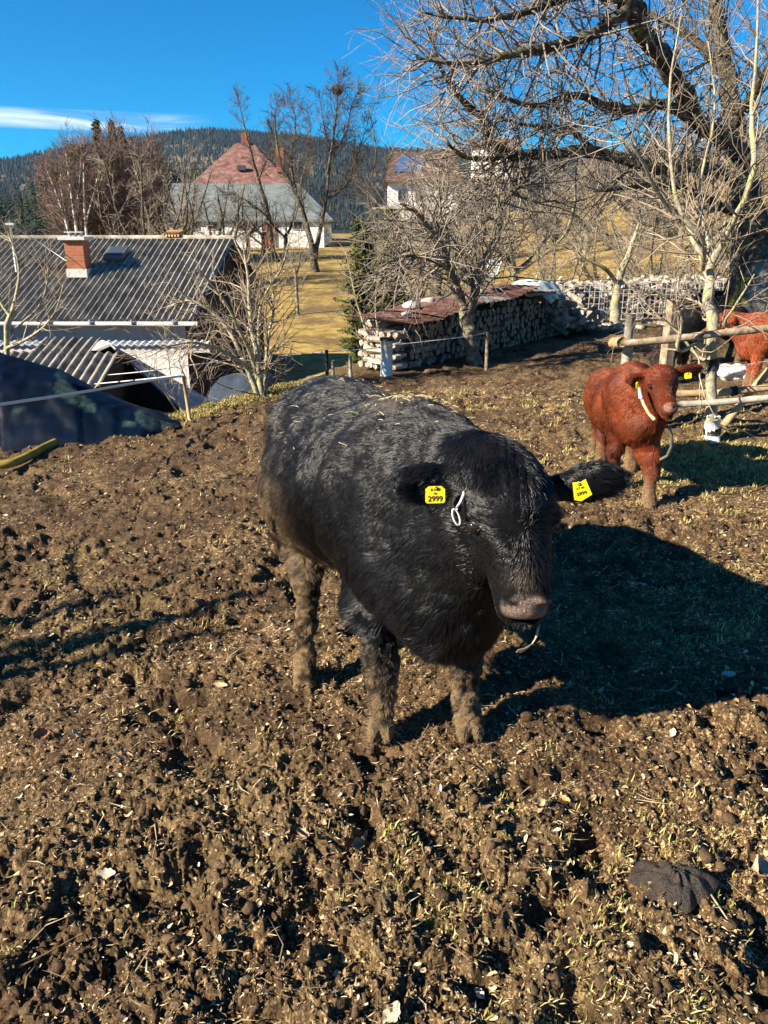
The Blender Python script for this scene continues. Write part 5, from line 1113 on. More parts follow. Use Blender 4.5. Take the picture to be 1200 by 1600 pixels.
def build_hills():
    crest = lambda px: 16 + np.interp(px, [-400, -100, 0, 60, 150, 230, 290, 330, 400, 470, 600, 750, 900, 1100, 1600], [262, 250, 246, 236, 222, 212, 203, 200, 204, 208, 226, 232, 235, 240, 262])
    az = np.radians(np.linspace(-42, 42, 260)); pxs = 600 + np.tan(az) * FPX * cp * 1.02
    el_ = np.arctan((800 - crest(pxs)) / np.hypot(FPX, (pxs - 600))) * 1.0
    v = (800 - crest(pxs)) / FPX; u = (pxs - 600) / FPX; tanel = (-sp + v * cp) / np.hypot(u, cp + v * sp); azr = np.arctan2(u, cp + v * sp)
    r = np.concatenate([np.linspace(420, 2400, 70), np.linspace(2450, 3600, 12)])
    R, I = np.meshgrid(r, np.arange(len(az)), indexing='ij'); T = azr[I]; X, Y = R * np.sin(T), R * np.cos(T)
    top = tanel[I] * 2400 * (R / 2400) ** .0
    prof = sst(650, 2400, R) * .82 + .18 * sst(1200, 2000, R) * 1.0
    Z = -30 + (top + 30) * np.minimum(prof, 1) * (1 - .35 * sst(2400, 3600, R)) + (fbm(X / 260, Y / 260, 3, 4) - .5) * 24 * sst(700, 1200, R) * sst(2400, 1900, R)
    # a nearer wooded spur on the left
    Z = np.maximum(Z, -30 + (62 * np.exp(-((np.degrees(T) + 17) / 11) ** 2)) * sst(300, 560, R) * sst(1100, 640, R))
    n2 = len(az); i = np.arange(len(r) - 1)[:, None] * n2; j = np.arange(n2 - 1)[None]
    F = np.stack([i + j, i + j + 1, i + n2 + j + 1, i + n2 + j], -1).reshape(-1, 4)[:, ::-1]
    me = npmesh('hills', np.stack([X, Y, Z], -1).reshape(-1, 3), F, True)
    m, nt, b = mat('hill_ground', rough=.95, spec=.1); p = wpos(nt)
    f = NOISE(nt, p, .004, 4, .6); c = MIX(nt, RAMP(nt, f, [(.56, 0.0), (.60, 1.0)]), (.020, .026, .016), (.16, .12, .06)); nt.links.new(c, b.inputs['Base Color'])
    tag(link('hills', me, m), kind='structure')
    # forest: far cones and nearer spruces in one mass
    g = np.random.default_rng(9); n = 30000; rr = 560 + (2420 - 560) * g.random(n) ** .8; ii = g.integers(0, n2, n); tt = azr[ii] + g.normal(0, .004, n)
    x, y = rr * np.sin(tt), rr * np.cos(tt)
    ri = np.clip(np.searchsorted(r, rr) - 1, 0, len(r) - 2); fr = (rr - r[ri]) / (r[ri + 1] - r[ri]); z = Z[ri, ii] * (1 - fr) + Z[ri + 1, ii] * fr
    field = (fbm(x / 330, y / 330, 44, 3) > .60) & (np.degrees(tt) > -9) & (rr < 1900)
    k = ~field; x, y, z, rr = x[k], y[k], z[k], rr[k]; n = len(x)
    hgt = g.uniform(8, 17, n); wd = hgt * g.uniform(.15, .24, n); ns = 5; V = []; th = np.arange(ns) * 2 * np.pi / ns
    ring = np.stack([np.cos(th), np.sin(th), 0 * th], -1)
    jit = g.uniform(.6, 1.4, (n, ns, 1))
    V1 = np.stack([x, y, z], -1)[:, None] + ring[None] * wd[:, None, None] * jit + np.array([0, 0, 1.])[None, None] * (hgt * .1)[:, None, None]
    V2 = np.stack([x, y, z], -1)[:, None] + ring[None] * (wd * .55)[:, None, None] * g.uniform(.6, 1.5, (n, ns, 1)) + np.array([0, 0, 1.])[None, None] * (hgt * .5)[:, None, None]
    ap = np.stack([x, y, z + hgt], -1)[:, None]; V = np.concatenate([V1, V2, ap], 1); o = (np.arange(n) * (2 * ns + 1))[:, None, None]; j = np.arange(ns)
    Q = np.stack([j, (j + 1) % ns, ns + (j + 1) % ns, ns + j], -1)[None] + o; T3 = np.stack([ns + j, ns + (j + 1) % ns, 0 * j + 2 * ns], -1)[None] + o
    me = npmesh('forest', V.reshape(-1, 3), [Q.reshape(-1, 4), T3.reshape(-1, 3)], False); fattr(me, 'tint', np.repeat(np.clip(g.normal(.4, .25, n) + .5 * (fbm(x / 120, y / 120, 8, 3) - .5), 0, 1), 2 * ns + 1))
    tag(link('forest', me, tintmat('forest_m', [(0, (.006, .012, .010)), (.5, (.014, .024, .018)), (.8, (.030, .036, .022)), (1, (.075, .058, .045))], .95)), 'dark spruce forest covering the far hills', 'forest', kind='stuff')
    Vs = []; Fs = []; off = 0; ts = []
    base = [conifer_mesh(1, .17, s_, 13, 7) for s_ in range(5)]
    spots = [(a, r_) for a, r_ in zip(g.uniform(-29, -3, 420), g.uniform(330, 560, 420))]
    for a, r_ in spots:
        a = math.radians(a); xx, yy = r_ * math.sin(a), r_ * math.cos(a); q = max(-24, -30 + 62 * math.exp(-((math.degrees(a) + 17) / 11) ** 2) * float(sst(300, 560, r_)))
        h_ = g.uniform(14, 23); Vb, Fb = base[g.integers(0, 5)]; Vs.append(Vb * h_ * np.array([g.uniform(1, 1.6), g.uniform(1, 1.6), 1]) + np.array([xx, yy, q])); Fs.append(Fb + off); off += len(Vb); ts.append(np.full(len(Vb), g.random()))
    me = npmesh('woods', np.vstack(Vs), np.vstack(Fs), False); fattr(me, 'tint', np.concatenate(ts))
    tag(link('woods', me, tintmat('woods_m', [(0, (.014, .022, .010)), (.6, (.035, .048, .018)), (1, (.07, .07, .03))], .95)), 'nearer green conifer woods on the low spur left of the barn', 'woods', kind='stuff')
# ------------------------------------------------------------------ buildings
def quadmesh(mb, pts): mb.add(np.array([tuple(p) for p in pts]), np.array([list(range(len(pts)))]))
def corrugated(o, u, v, L, W, pitch, amp, t=.008, rows=1, over=.012, skew=0.0):
    """sheeting: waves run along v, repeat along u; o = low left corner"""
    o, u, v = np.array(o, float), unit(np.array(u, float)), unit(np.array(v, float)); n = unit(np.cross(u, v)); V = []; F = []; off = 0
    nu = int(L / pitch * 8); xs = np.linspace(0, L, nu + 1)
    for r_ in range(rows):
        a0, a1 = W * r_ / rows, W * (r_ + 1) / rows + (.05 if r_ < rows - 1 else 0); lift0, lift1 = (rows - r_) * 0 + over, 0.0
        sh = np.floor(xs / (pitch * 5)); h = amp * np.sin(xs / pitch * 2 * np.pi) + .012 * _hash(sh, 0 * sh + r_, 5, 3) + .010 * (fbm(xs * .9, 0 * xs + r_ * .7, 13, 2) - .5) * 2
        for aa, lf in ((a0, lift0), (a1, lift1)):
            for dz in (0, -t): V.append(o + xs[:, None] * u + (aa + skew * 0) * v + (h + lf + dz)[:, None] * n)
        m = nu + 1; i = np.arange(nu)
        A0, A0b, A1, A1b = off, off + m, off + 2 * m, off + 3 * m
        F += [np.stack([A0 + i, A0 + i + 1, A1 + i + 1, A1 + i], -1), np.stack([A0b + i, A1b + i, A1b + i + 1, A0b + i + 1], -1), np.stack([A0 + i, A0b + i, A0b + i + 1, A0 + i + 1], -1), np.stack([A1 + i, A1 + i + 1, A1b + i + 1, A1b + i], -1)]
        off += 4 * m
    return np.vstack(V), np.vstack(F)
def brick_mat(name, c1, c2, mortar, sc_, bw=.25, bh=.075):
    m, nt, b = mat(name, rough=.9, spec=.2); t = nt.nodes.new('ShaderNodeTexBrick'); t.inputs['Scale'].default_value = 1
    t.inputs['Brick Width'].default_value = bw; t.inputs['Row Height'].default_value = bh; t.inputs['Mortar Size'].default_value = .008
    t.inputs['Color1'].default_value = (*c1, 1); t.inputs['Color2'].default_value = (*c2, 1); t.inputs['Mortar'].default_value = (*mortar, 1)
    p = objco(nt); s = nt.nodes.new('ShaderNodeSeparateXYZ'); nt.links.new(p, s.inputs[0]); c = nt.nodes.new('ShaderNodeCombineXYZ')
    nt.links.new(M(nt, 'ADD', s.outputs[0], s.outputs[1]), c.inputs[0]); nt.links.new(s.outputs[2], c.inputs[1]); nt.links.new(c.outputs[0], t.inputs['Vector'])
    nt.links.new(MIX(nt, M(nt, 'MULTIPLY', NOISE(nt, p, 6, 4), .5), t.outputs['Color'], tuple(v * .5 for v in c1)), b.inputs['Base Color']); return m
def build_house():
    fc = noisy('fibre_cement', [(.28, (.095, .085, .07)), (.5, (.22, .20, .165)), (.68, (.34, .315, .265)), (.8, (.42, .39, .32))], 3.4, rough=1.0, spec=.05, bstr=.5, bdist=.005, detail=8)
    fcl = noisy('pale_fibre_cement', [(.3, (.22, .22, .21)), (.7, (.42, .41, .39))], 2.0, rough=.85, bstr=.2)
    plast = noisy('grey_plaster', [(.3, (.46, .45, .43)), (.7, (.56, .55, .53))], 1.2, bstr=.15)
    white = noisy('white_plaster', [(.3, (.66, .65, .62)), (.7, (.80, .79, .76))], 1.5, bstr=.15)
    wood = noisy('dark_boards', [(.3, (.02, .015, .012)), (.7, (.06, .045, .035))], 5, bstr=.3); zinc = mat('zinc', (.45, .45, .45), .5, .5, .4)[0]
    E = at(303, 501, 20.0); R_ = at(367, 373, 24.0); xl = -17.0
    h = empty('house', (E.x - 5, 22, -2.9), 'low grey house with a corrugated roof and a brick chimney, left below the paddock', 'house')
    sk = R_.x - E.x                                          # verge runs slightly askew
    v = np.array([sk, R_.y - E.y, R_.z - E.z]); W = np.linalg.norm(v); u = np.array([1., 0, 0]); V, F = corrugated((xl, E.y, E.z), u, v, E.x - xl, W, .177, .040, rows=4)
    rf = link('roof', npmesh('roof', V, F, False), fc, h, world=True)
    mb = MB(); v2 = np.array([sk, 4.0, -2.0]); V, F = corrugated((xl + sk, R_.y, R_.z), u, v2, E.x - xl, np.linalg.norm(v2), .177, .028); mb.add(V, F); mb.build('rear_roof', fc, h, world=True)
    mb = MB(); mb.tube([(xl + sk, R_.y, R_.z + .03), (E.x + sk, R_.y, R_.z + .03)], .07, 8); mb.build('ridge_cap', fc, h, True, world=True)
    # body of the house
    mb = MB(); xr = E.x - .35; quadmesh(mb, [(xl, 20.45, -1.0), (xr, 20.45, -1.0), (xr, 20.45, E.z - .0), (xl, 20.45, E.z - .0)]); mb.build('upper_wall', plast, h, world=True)
    mb = MB(); quadmesh(mb, [(xl, 20.42, -3.6), (xr, 20.42, -3.6), (xr, 20.42, -1.0), (xl, 20.42, -1.0)])
    quadmesh(mb, [(xl, 20.42, -1.0), (xr, 20.42, -1.0), (xr, 20.45, -1.0), (xl, 20.45, -1.0)]); mb.build('lower_wall', white, h, world=True)
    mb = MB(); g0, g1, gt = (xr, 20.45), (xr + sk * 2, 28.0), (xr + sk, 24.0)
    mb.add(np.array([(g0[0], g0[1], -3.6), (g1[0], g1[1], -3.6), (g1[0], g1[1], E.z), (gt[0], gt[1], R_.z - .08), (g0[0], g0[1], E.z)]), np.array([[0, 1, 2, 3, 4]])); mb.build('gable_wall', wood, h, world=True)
    mb = MB(); c0 = np.array([E.x, E.y, E.z - .06]); c1 = np.array([R_.x, R_.y, R_.z - .06]); c2 = np.array([R_.x + sk, 28, R_.z - 2.06])
    for a, b in ((c0, c1), (c1, c2)):
        d = np.array([0, 0, .18]); x_ = np.array([.03, 0, 0]); P = [a - d, b - d, b, a]; mb.add(np.array([p + x_ for p in P] + [p for p in P]), np.array([[0, 1, 2, 3], [7, 6, 5, 4], [0, 4, 5, 1], [3, 2, 6, 7]]))
    mb.build('bargeboard', wood, h, world=True)
    mb = MB(); mb.tube([(xl, 19.93, E.z - .07), (E.x + .1, 19.93, E.z - .07)], .055, 8)
    mb.build('gutter', zinc, h, True, world=True)
    for k in range(9):
        mb = MB(); x = E.x - .5 - k * 1.05; mb.box((x, 19.86, E.z - .02), (.03, .06, .12)); mb.build('gutter_hook', zinc, h, world=True)
    # chimney
    C = at(119, 400, 22.0); cz = float(C.z)
    mb = MB(); mb.box((C.x, 22.15, cz - .06), (.50, .50, .93)); ch = mb.build('chimney', brick_mat('chimney_brick', (.42, .13, .055), (.30, .09, .04), (.25, .2, .16), 1, .22, .08), h, world=True)
    mb = MB(); mb.box((C.x, 22.15, cz + .45), (.72, .72, .09), bevel=.01); o = mb.build('cap', noisy('concrete', [(.3, (.4, .39, .36)), (.7, (.58, .56, .52))], 9), ch); 
    mb = MB(); mb.box((C.x, 22.15, cz - .44), (.56, .56, .22)); mb.build('flashing', bpy.data.materials['concrete'], ch)
    mb = MB()
    for dx in (-.16, .0, .16): mb.tube([(C.x + dx, 22.15, cz + .49), (C.x + dx, 22.15, cz + .58)], .045, 8)
    mb.box((C.x, 22.15, cz + .61), (.5, .3, .03)); mb.build('pot', zinc, ch)
    # roof hatch and tiles at the ridge
    vv = v / W
    q = at(183, 398, 23.0); nrm = np.cross(u, vv); Rm = np.stack([u, vv, nrm], 1); mb = MB(); mb.box((q.x, 22.95, E.z + v[2] * (2.95 / v[1]) + .12), (.55, .62, .14), rot=Rm, bevel=.02); ht = mb.build('roof_hatch', mat('hatch', (.12, .12, .125), .5, .4, .3)[0], h, world=True)
    mb = MB(); mb.box((q.x, 22.95, E.z + v[2] * (2.95 / v[1]) + .195), (.40, .46, .02), rot=Rm); mb.build('glass', mat('hatch_glass', (.05, .06, .08), .1, .6)[0], ht)
    tile = noisy('clay_tile', [(.3, (.30, .15, .06)), (.7, (.5, .3, .14))], 8)
    for k in range(5):
        x = at(264 + k * 4.6, 370, 24.1).x; mb = MB(); mb.tube([(x - .05, 23.9, R_.z + .10), (x + .03, 24.25, R_.z + .20)], .055, 8); mb.build('ridge_tile', tile, h, True, world=True)
    # aerial mast with its stay wire
    a = empty('mast', tuple(at(24, 425, 21.5)), 'thin grey aerial mast rising above the corrugated roof at the left edge', 'mast')
    mb = MB(); mb.tube([at(26, 425, 21.5), at(15, 345, 21.5)], [.03, .022], 7); mb.build('pole', zinc, a, True, world=True)
    mb = MB(); mb.tube([at(17, 352, 21.5), at(60, 378, 21.6), at(104, 408, 21.7)], .010, 5); mb.build('wire', zinc, a, True, world=True)
    mb = MB(); mb.box(tuple(at(15, 350, 21.5)), (.22, .05, .05)); mb.build('bracket', zinc, a, world=True)
    # lean-to roof edge
    l = empty('lean_to', (-8, 18.6, -3), 'pale corrugated lean-to roof seen edge on along the white house wall', 'shed roof')
    z0 = at(200, 536, 19.2).z; x1 = at(330, 536, 19.2).x
    V, F = corrugated((-16, 18.9, z0), (1, 0, 0), (0, 1.0, .16), x1 + 16, .30, .177, .026, t=.03); link('roof', npmesh('roof', V, F, False), noisy('pale_sheet', [(.3, (.55, .55, .54)), (.7, (.75, .75, .73))], 3), l, world=True)
    mb = MB(); mb.box(((x1 - 16) / 2, 19.0, z0 - .13), (x1 + 16, .04, .14)); mb.build('fascia', plast, l, world=True)
    # shed with corrugated roof, gable to the right
    P = lambda px, py, y: np.array(at(px, py, y))
    s = empty('shed', (-6.4, 15, -3), 'small dark shed with a corrugated roof, peeping over the dark tarpaulin', 'shed')
    a0 = P(60, 640, 13.0); rr = P(186, 552, 14.6); lo = P(156, 606, 13.0)
    vv = np.array([rr[0] - lo[0], rr[1] - lo[1], rr[2] - lo[2]]); L = lo[0] + 9.5
    V, F = corrugated((-9.5, lo[1], lo[2]), (1, 0, 0), vv, L, np.linalg.norm(vv), .177, .030); V[:, 0] += 0
    link('roof', npmesh('roof', V, F, False), fc, s, world=True)
    v3 = np.array([vv[0], vv[1], -vv[2] * 1.3]); V, F = corrugated((-9.5 + vv[0], rr[1], rr[2]), (1, 0, 0), v3, L, np.linalg.norm(v3), .177, .030); link('rear_roof', npmesh('rear_roof', V, F, False), fc, s, world=True)
    mb = MB(); gx = lo[0] - .08
    mb.add(np.array([(gx, lo[1] + .15, -4), (gx + vv[0] * 2, rr[1] + vv[1] - .1, -4), (gx + vv[0] * 2, rr[1] + vv[1] - .1, rr[2] - vv[2] * 1.3), (gx + vv[0], rr[1], rr[2] - .06), (gx, lo[1] + .15, lo[2] - .03)]), np.array([[0, 1, 2, 3, 4]]))
    mb.add(np.array([(-9.5, lo[1] + .15, -4), (gx, lo[1] + .15, -4), (gx, lo[1] + .15, lo[2] - .02), (-9.5, lo[1] + .15, lo[2] - .02)]), np.array([[0, 1, 2, 3]])); mb.build('wall', wood, s, world=True)
    c = P(93, 552, 14.8); V, F = corrugated(tuple(c + (-.55, 0, -.02)), (1, 0, 0), (.1, .7, .3), 1.1, .6, .177, .03, t=.02); link('dormer_roof', npmesh('dormer_roof', V, F, False), fc, s, world=True)
    mb = MB(); mb.box(tuple(c + (0, .4, -.25)), (1.0, .6, .4)); mb.build('dormer_wall', wood, s, world=True)
    # second shed: plain pale slope
    s2 = empty('shed', (-5, 17, -3), 'pale roofed shed with a dark open gable, behind the corrugated shed', 'shed')
    A0, A1, B0, B1 = P(157, 531, 17.5), P(128, 560, 15.2), P(345, 640, 18.4), P(250, 665, 15.6)
    r0, r1 = P(157, 531, 17.4), P(190, 560, 15.0)
    Pn = [P(160, 531, 17.6), P(172, 536, 15.6), P(285, 640, 14.6), P(330, 625, 17.6)]
    mb = MB(); T_ = np.array([0, 0, .05]); mb.add(np.array(Pn + [p - T_ for p in Pn]), np.array([[0, 1, 2, 3], [7, 6, 5, 4], [0, 4, 5, 1], [1, 5, 6, 2], [2, 6, 7, 3], [3, 7, 4, 0]])); mb.build('roof', fcl, s2, world=True)
    Pn2 = [P(160, 532, 17.6), P(172, 537, 15.6), P(118, 560, 15.6), P(112, 548, 17.6)]; mb = MB(); mb.add(np.array(Pn2 + [p - T_ for p in Pn2]), np.array([[3, 2, 1, 0], [4, 5, 6, 7], [1, 5, 4, 0][::-1], [2, 6, 5, 1][::-1], [3, 7, 6, 2][::-1]])); mb.build('left_roof', fcl, s2, world=True)
    mb = MB(); q0, q1, q2 = P(118, 562, 15.8), P(172, 541, 15.8), P(283, 640, 14.9); mb.add(np.array([q1, q2, q2 * (1, 1, 0) + (0, 0, -4), q1 * (1, 1, 0) + (0, 0, -4), q0 * (1, 1, 0) + (0, 0, -4), q0]), np.array([[0, 5, 4, 3], [0, 3, 2, 1]])); mb.build('gable_wall', wood, s2, world=True)
    q = Vector(P(398, 600, 12.5)); mb = MB()
    for i, (px, c) in enumerate(((356, 0), (382, 0), (405, 0))):
        pass
    # bluish covered wood beside the yard
    V, F = blob((.75, .55, .62), 9, .22, 3); c = np.array(P(395, 610, 13.0)); mb = MB(); mb.add(V + c + (0, 0, -.3), F)
    tag(mb.build('covered_heap', noisy('blue_grey_sheet', [(.3, (.012, .018, .03)), (.7, (.03, .045, .07))], 3, rough=.8, bstr=.8, bdist=.05), smooth=True), 'heap under bluish grey sheeting behind the bushy tree', 'covered heap')

def build_barn():
    white = bpy.data.materials['white_plaster']; slate = noisy('slate', [(.3, (.085, .10, .10)), (.7, (.17, .19, .19))], .9, rough=.75, bstr=.3, bdist=.02)
    red = noisy('red_shingle', [(.3, (.085, .038, .030)), (.5, (.165, .082, .068)), (.72, (.25, .155, .13))], 1.6, rough=.85, bstr=.5, bdist=.03, detail=8)
    P = lambda px, py, y: np.array(at(px, py, y))
    y = 74.0; b = empty('barn', (P(385, 375, y)[0], y, 0), 'long white barn with a grey hipped roof standing before the red roof', 'barn')
    L, R_ = P(212, 345, y), P(517, 341, y); zt = (L[2] + R_[2]) / 2; zb = -1.0
    mb = MB(); x0, x1 = L[0] + .2, R_[0] - .7; d = 11; m_ = x1 - x0
    mb.box(((x0 + x1) / 2, y + d / 2 + .5, (zt + zb) / 2), (m_, d, zt - zb)); mb.build('wall', white, b, world=True)
    ridge = P(400, 286, y + 6)[2]; xl, xr, yf, yb = x0 - .6, x1 + .9, y + .15, y + d + 1.3; rx0, rx1 = P(262, 290, y + 6)[0], P(466, 290, y + 6)[0]; ym = (yf + yb) / 2
    mb = MB(); V = np.array([(xl, yf, zt), (xr, yf, zt), (xr, yb, zt), (xl, yb, zt), (rx0, ym, ridge), (rx1, ym, ridge)]); V = np.vstack([V, V[:4] - (0, 0, .18)])
    mb.add(V, [np.array([[0, 1, 5, 4], [2, 3, 4, 5], [0, 6, 7, 1], [1, 7, 8, 2], [2, 8, 9, 3], [3, 9, 6, 0], [9, 8, 7, 6]]), np.array([[1, 2, 5], [3, 0, 4]])]); mb.build('roof', slate, b, world=True)
    for px in (375, 464, 330, 300):
        q = P(px, 352, y); mb = MB(); fr = mb; fr.box((q[0], y + .47, q[2]), (1.0 if px != 464 else .95, .12, .72)); f_ = fr.build('window', noisy('window_frame%d' % px, [(.3, (.3, .27, .2)), (.7, (.4, .36, .28))], 6), b, world=True)
        mb = MB()
        for sx in (-.21, .21): mb.box((q[0] + sx, y + .40, q[2]), (.34, .04, .54))
        mb.build('pane', mat('pane', (.02, .025, .03), .15, .5)[0], f_)
    q = P(420, 364, y); mb = MB(); mb.box((q[0], y + .44, q[2] - .15), (1.05, .14, 2.2)); dr = mb.build('door', noisy('red_door', [(.3, (.16, .045, .02)), (.7, (.30, .09, .04))], 2), b, world=True)
    mb = MB(); mb.box((q[0] + .38, y + .35, q[2] - .2), (.08, .06, .2)); mb.build('handle', mat('iron', (.05, .05, .05), .5, .5, .6)[0], dr)
    for px in (216, 230):
        q = P(px, 358, y - 2); mb = MB(); mb.box((q[0], y - 2, q[2] - .6), (.38 if px == 216 else .9, .3, 3.2)); mb.build('pillar', white, b, world=True)
    # farmhouse with tall red roof behind
    y = 88.0; f = empty('farmhouse', (P(378, 300, y)[0], y + 6, 0), 'farmhouse with a steep weathered red hipped roof rising behind the long barn', 'farmhouse')
    a0, a1 = P(284, 300, y), P(466, 300, y); z = a0[2]; ap0, ap1 = P(368, 224, y + 8), P(396, 224, y + 8)
    V = np.array([(a0[0], y, z), (a1[0], y, z), (a1[0], y + 17, z), (a0[0], y + 17, z), tuple(ap0), tuple(ap1)]); V[5, 2] = V[4, 2]
    mb = MB(); mb.add(V, [np.array([[0, 1, 5, 4], [2, 3, 4, 5], [3, 2, 1, 0]]), np.array([[1, 2, 5], [3, 0, 4]])]); rf = mb.build('roof', red, f, world=True)
    mb = MB(); mb.box(((a0[0] + a1[0]) / 2, y + 8.5, z / 2 - 1), (a1[0] - a0[0] - 1.2, 15, z + 2)); mb.build('wall', white, f, world=True)
    q = P(384, 219, y + 8); mb = MB(); mb.box((q[0], y + 8, q[2] - .2), (.9, .9, 1.8)); c = mb.build('chimney', brick_mat('red_brick', (.30, .10, .06), (.22, .07, .045), (.2, .15, .12), 1), f, world=True)
    q = P(438, 247, y + 3); mb = MB(); mb.box((q[0], y + 3, q[2] - .2), (.85, .85, 2.4)); mb.build('chimney', bpy.data.materials['red_brick'], f, world=True)
    q = P(377, 262, y + 3); mb = MB(); mb.box((q[0], y + 3.2, q[2]), (.9, .6, .5)); mb.build('skylight', mat('skylight_frame', (.05, .05, .055), .3, .5)[0], f, world=True)
    # house on the slope
    y = 82.0; h = empty('hillside_house', (P(660, 330, y)[0], y, 3), 'white house with a brown roof on the slope behind the fruit tree crown', 'house')
    a, b2 = P(606, 300, y), P(716, 290, y); zb = P(600, 345, y)[2]; zt = P(600, 285, y)[2]
    mb = MB(); mb.box(((a[0] + b2[0]) / 2, y + 4, (zt + zb) / 2), (b2[0] - a[0], 8, zt - zb)); mb.build('wall', white, h, world=True)
    zr = P(660, 238, y + 4)[2]; xm0, xm1 = a[0] - .5, b2[0] + .5
    mb = MB(); mb.add(np.array([(xm0, y - .6, zt), (xm1, y - .6, zt), (xm1, y + 8.6, zt), (xm0, y + 8.6, zt), (xm0 + .9, y + 4, zr), (xm1 - .9, y + 4, zr)]), [np.array([[0, 1, 5, 4], [2, 3, 4, 5], [3, 2, 1, 0]]), np.array([[1, 2, 5], [3, 0, 4]])]); rf = mb.build('roof', noisy('brown_roof', [(.3, (.055, .03, .025)), (.7, (.12, .07, .055))], 2), h, world=True)
    qa, qb = np.array([xm0, y - .6, zt]), np.array([xm0 + .9, y + 4, zr]); sl = qb - qa; ux = np.array([1., 0, 0]); nn = unit(np.cross(ux, sl)); mb = MB()
    P0 = qa + sl * .3 + ux * .9 + nn * .12; V = [P0, P0 + ux * 2.6, P0 + ux * 2.6 + sl * .55, P0 + sl * .55]; mb.add(np.array(V + [p - nn * .08 for p in V]), np.array([[0, 1, 2, 3], [0, 4, 5, 1], [1, 5, 6, 2], [2, 6, 7, 3], [3, 7, 4, 0]])); mb.build('solar_panel', mat('solar', (.05, .09, .18), .35, .4)[0], h, world=True)
    for px in (628, 655, 690):
        q = P(px, 305, y); mb = MB(); mb.box((q[0], y - .02, q[2]), (.9, .12, 1.1)); f_ = mb.build('window', bpy.data.materials['window_frame375'], h, world=True)
        mb = MB(); mb.box((q[0], y - .10, q[2]), (.7, .04, .9)); mb.build('pane', bpy.data.materials['pane'], f_)
    y = 150.0; h = empty('distant_house', tuple(P(772, 240, y)), 'small distant white house on the skyline under the mossy limb', 'house')
    q = P(772, 236, y); mb = MB(); mb.box(tuple(q + (0, 2, -2)), (7, 5, 5)); mb.build('wall', white, h, world=True)
    mb = MB(); mb.add(np.array([(-4, -.8, .5), (4, -.8, .5), (4, 5, .5), (-4, 5, .5), (-4, 2, 2.2), (4, 2, 2.2)]) + q, [np.array([[0, 1, 5, 4], [2, 3, 4, 5], [3, 2, 1, 0]]), np.array([[1, 2, 5], [3, 0, 4]])]); mb.build('roof', bpy.data.materials['brown_roof'], h, world=True)

# ------------------------------------------------------------------ firewood
def log_mesh(seed, L=.40, r=.06):
    g = np.random.default_rng(seed); n = g.integers(5, 9); a = np.arange(n) / n * 6.28 + g.random(n) * 2.5 / n; rr = r * g.uniform(.72, 1.12, n)
    y = np.array([-L / 2, -L * .2, L * .2, L / 2]); V = []
    for k, yy in enumerate(y):
        for i in range(n): V.append((math.cos(a[i]) * rr[i] * g.uniform(.93, 1.07), yy + g.normal(0, .006), math.sin(a[i]) * rr[i] * g.uniform(.93, 1.07)))
    V += [(0, -L / 2 - .002, 0), (0, L / 2 + .002, 0)]; Q = []; T = []; c0, c1 = len(V) - 2, len(V) - 1
    for k in range(3):
        for i in range(n): j = (i + 1) % n; Q.append((k * n + i, k * n + j, (k + 1) * n + j, (k + 1) * n + i))
    for i in range(n): j = (i + 1) % n; T += [(c0, j, i), (c1, 3 * n + i, 3 * n + j)]
    return np.array(V), np.array(Q), np.array(T)
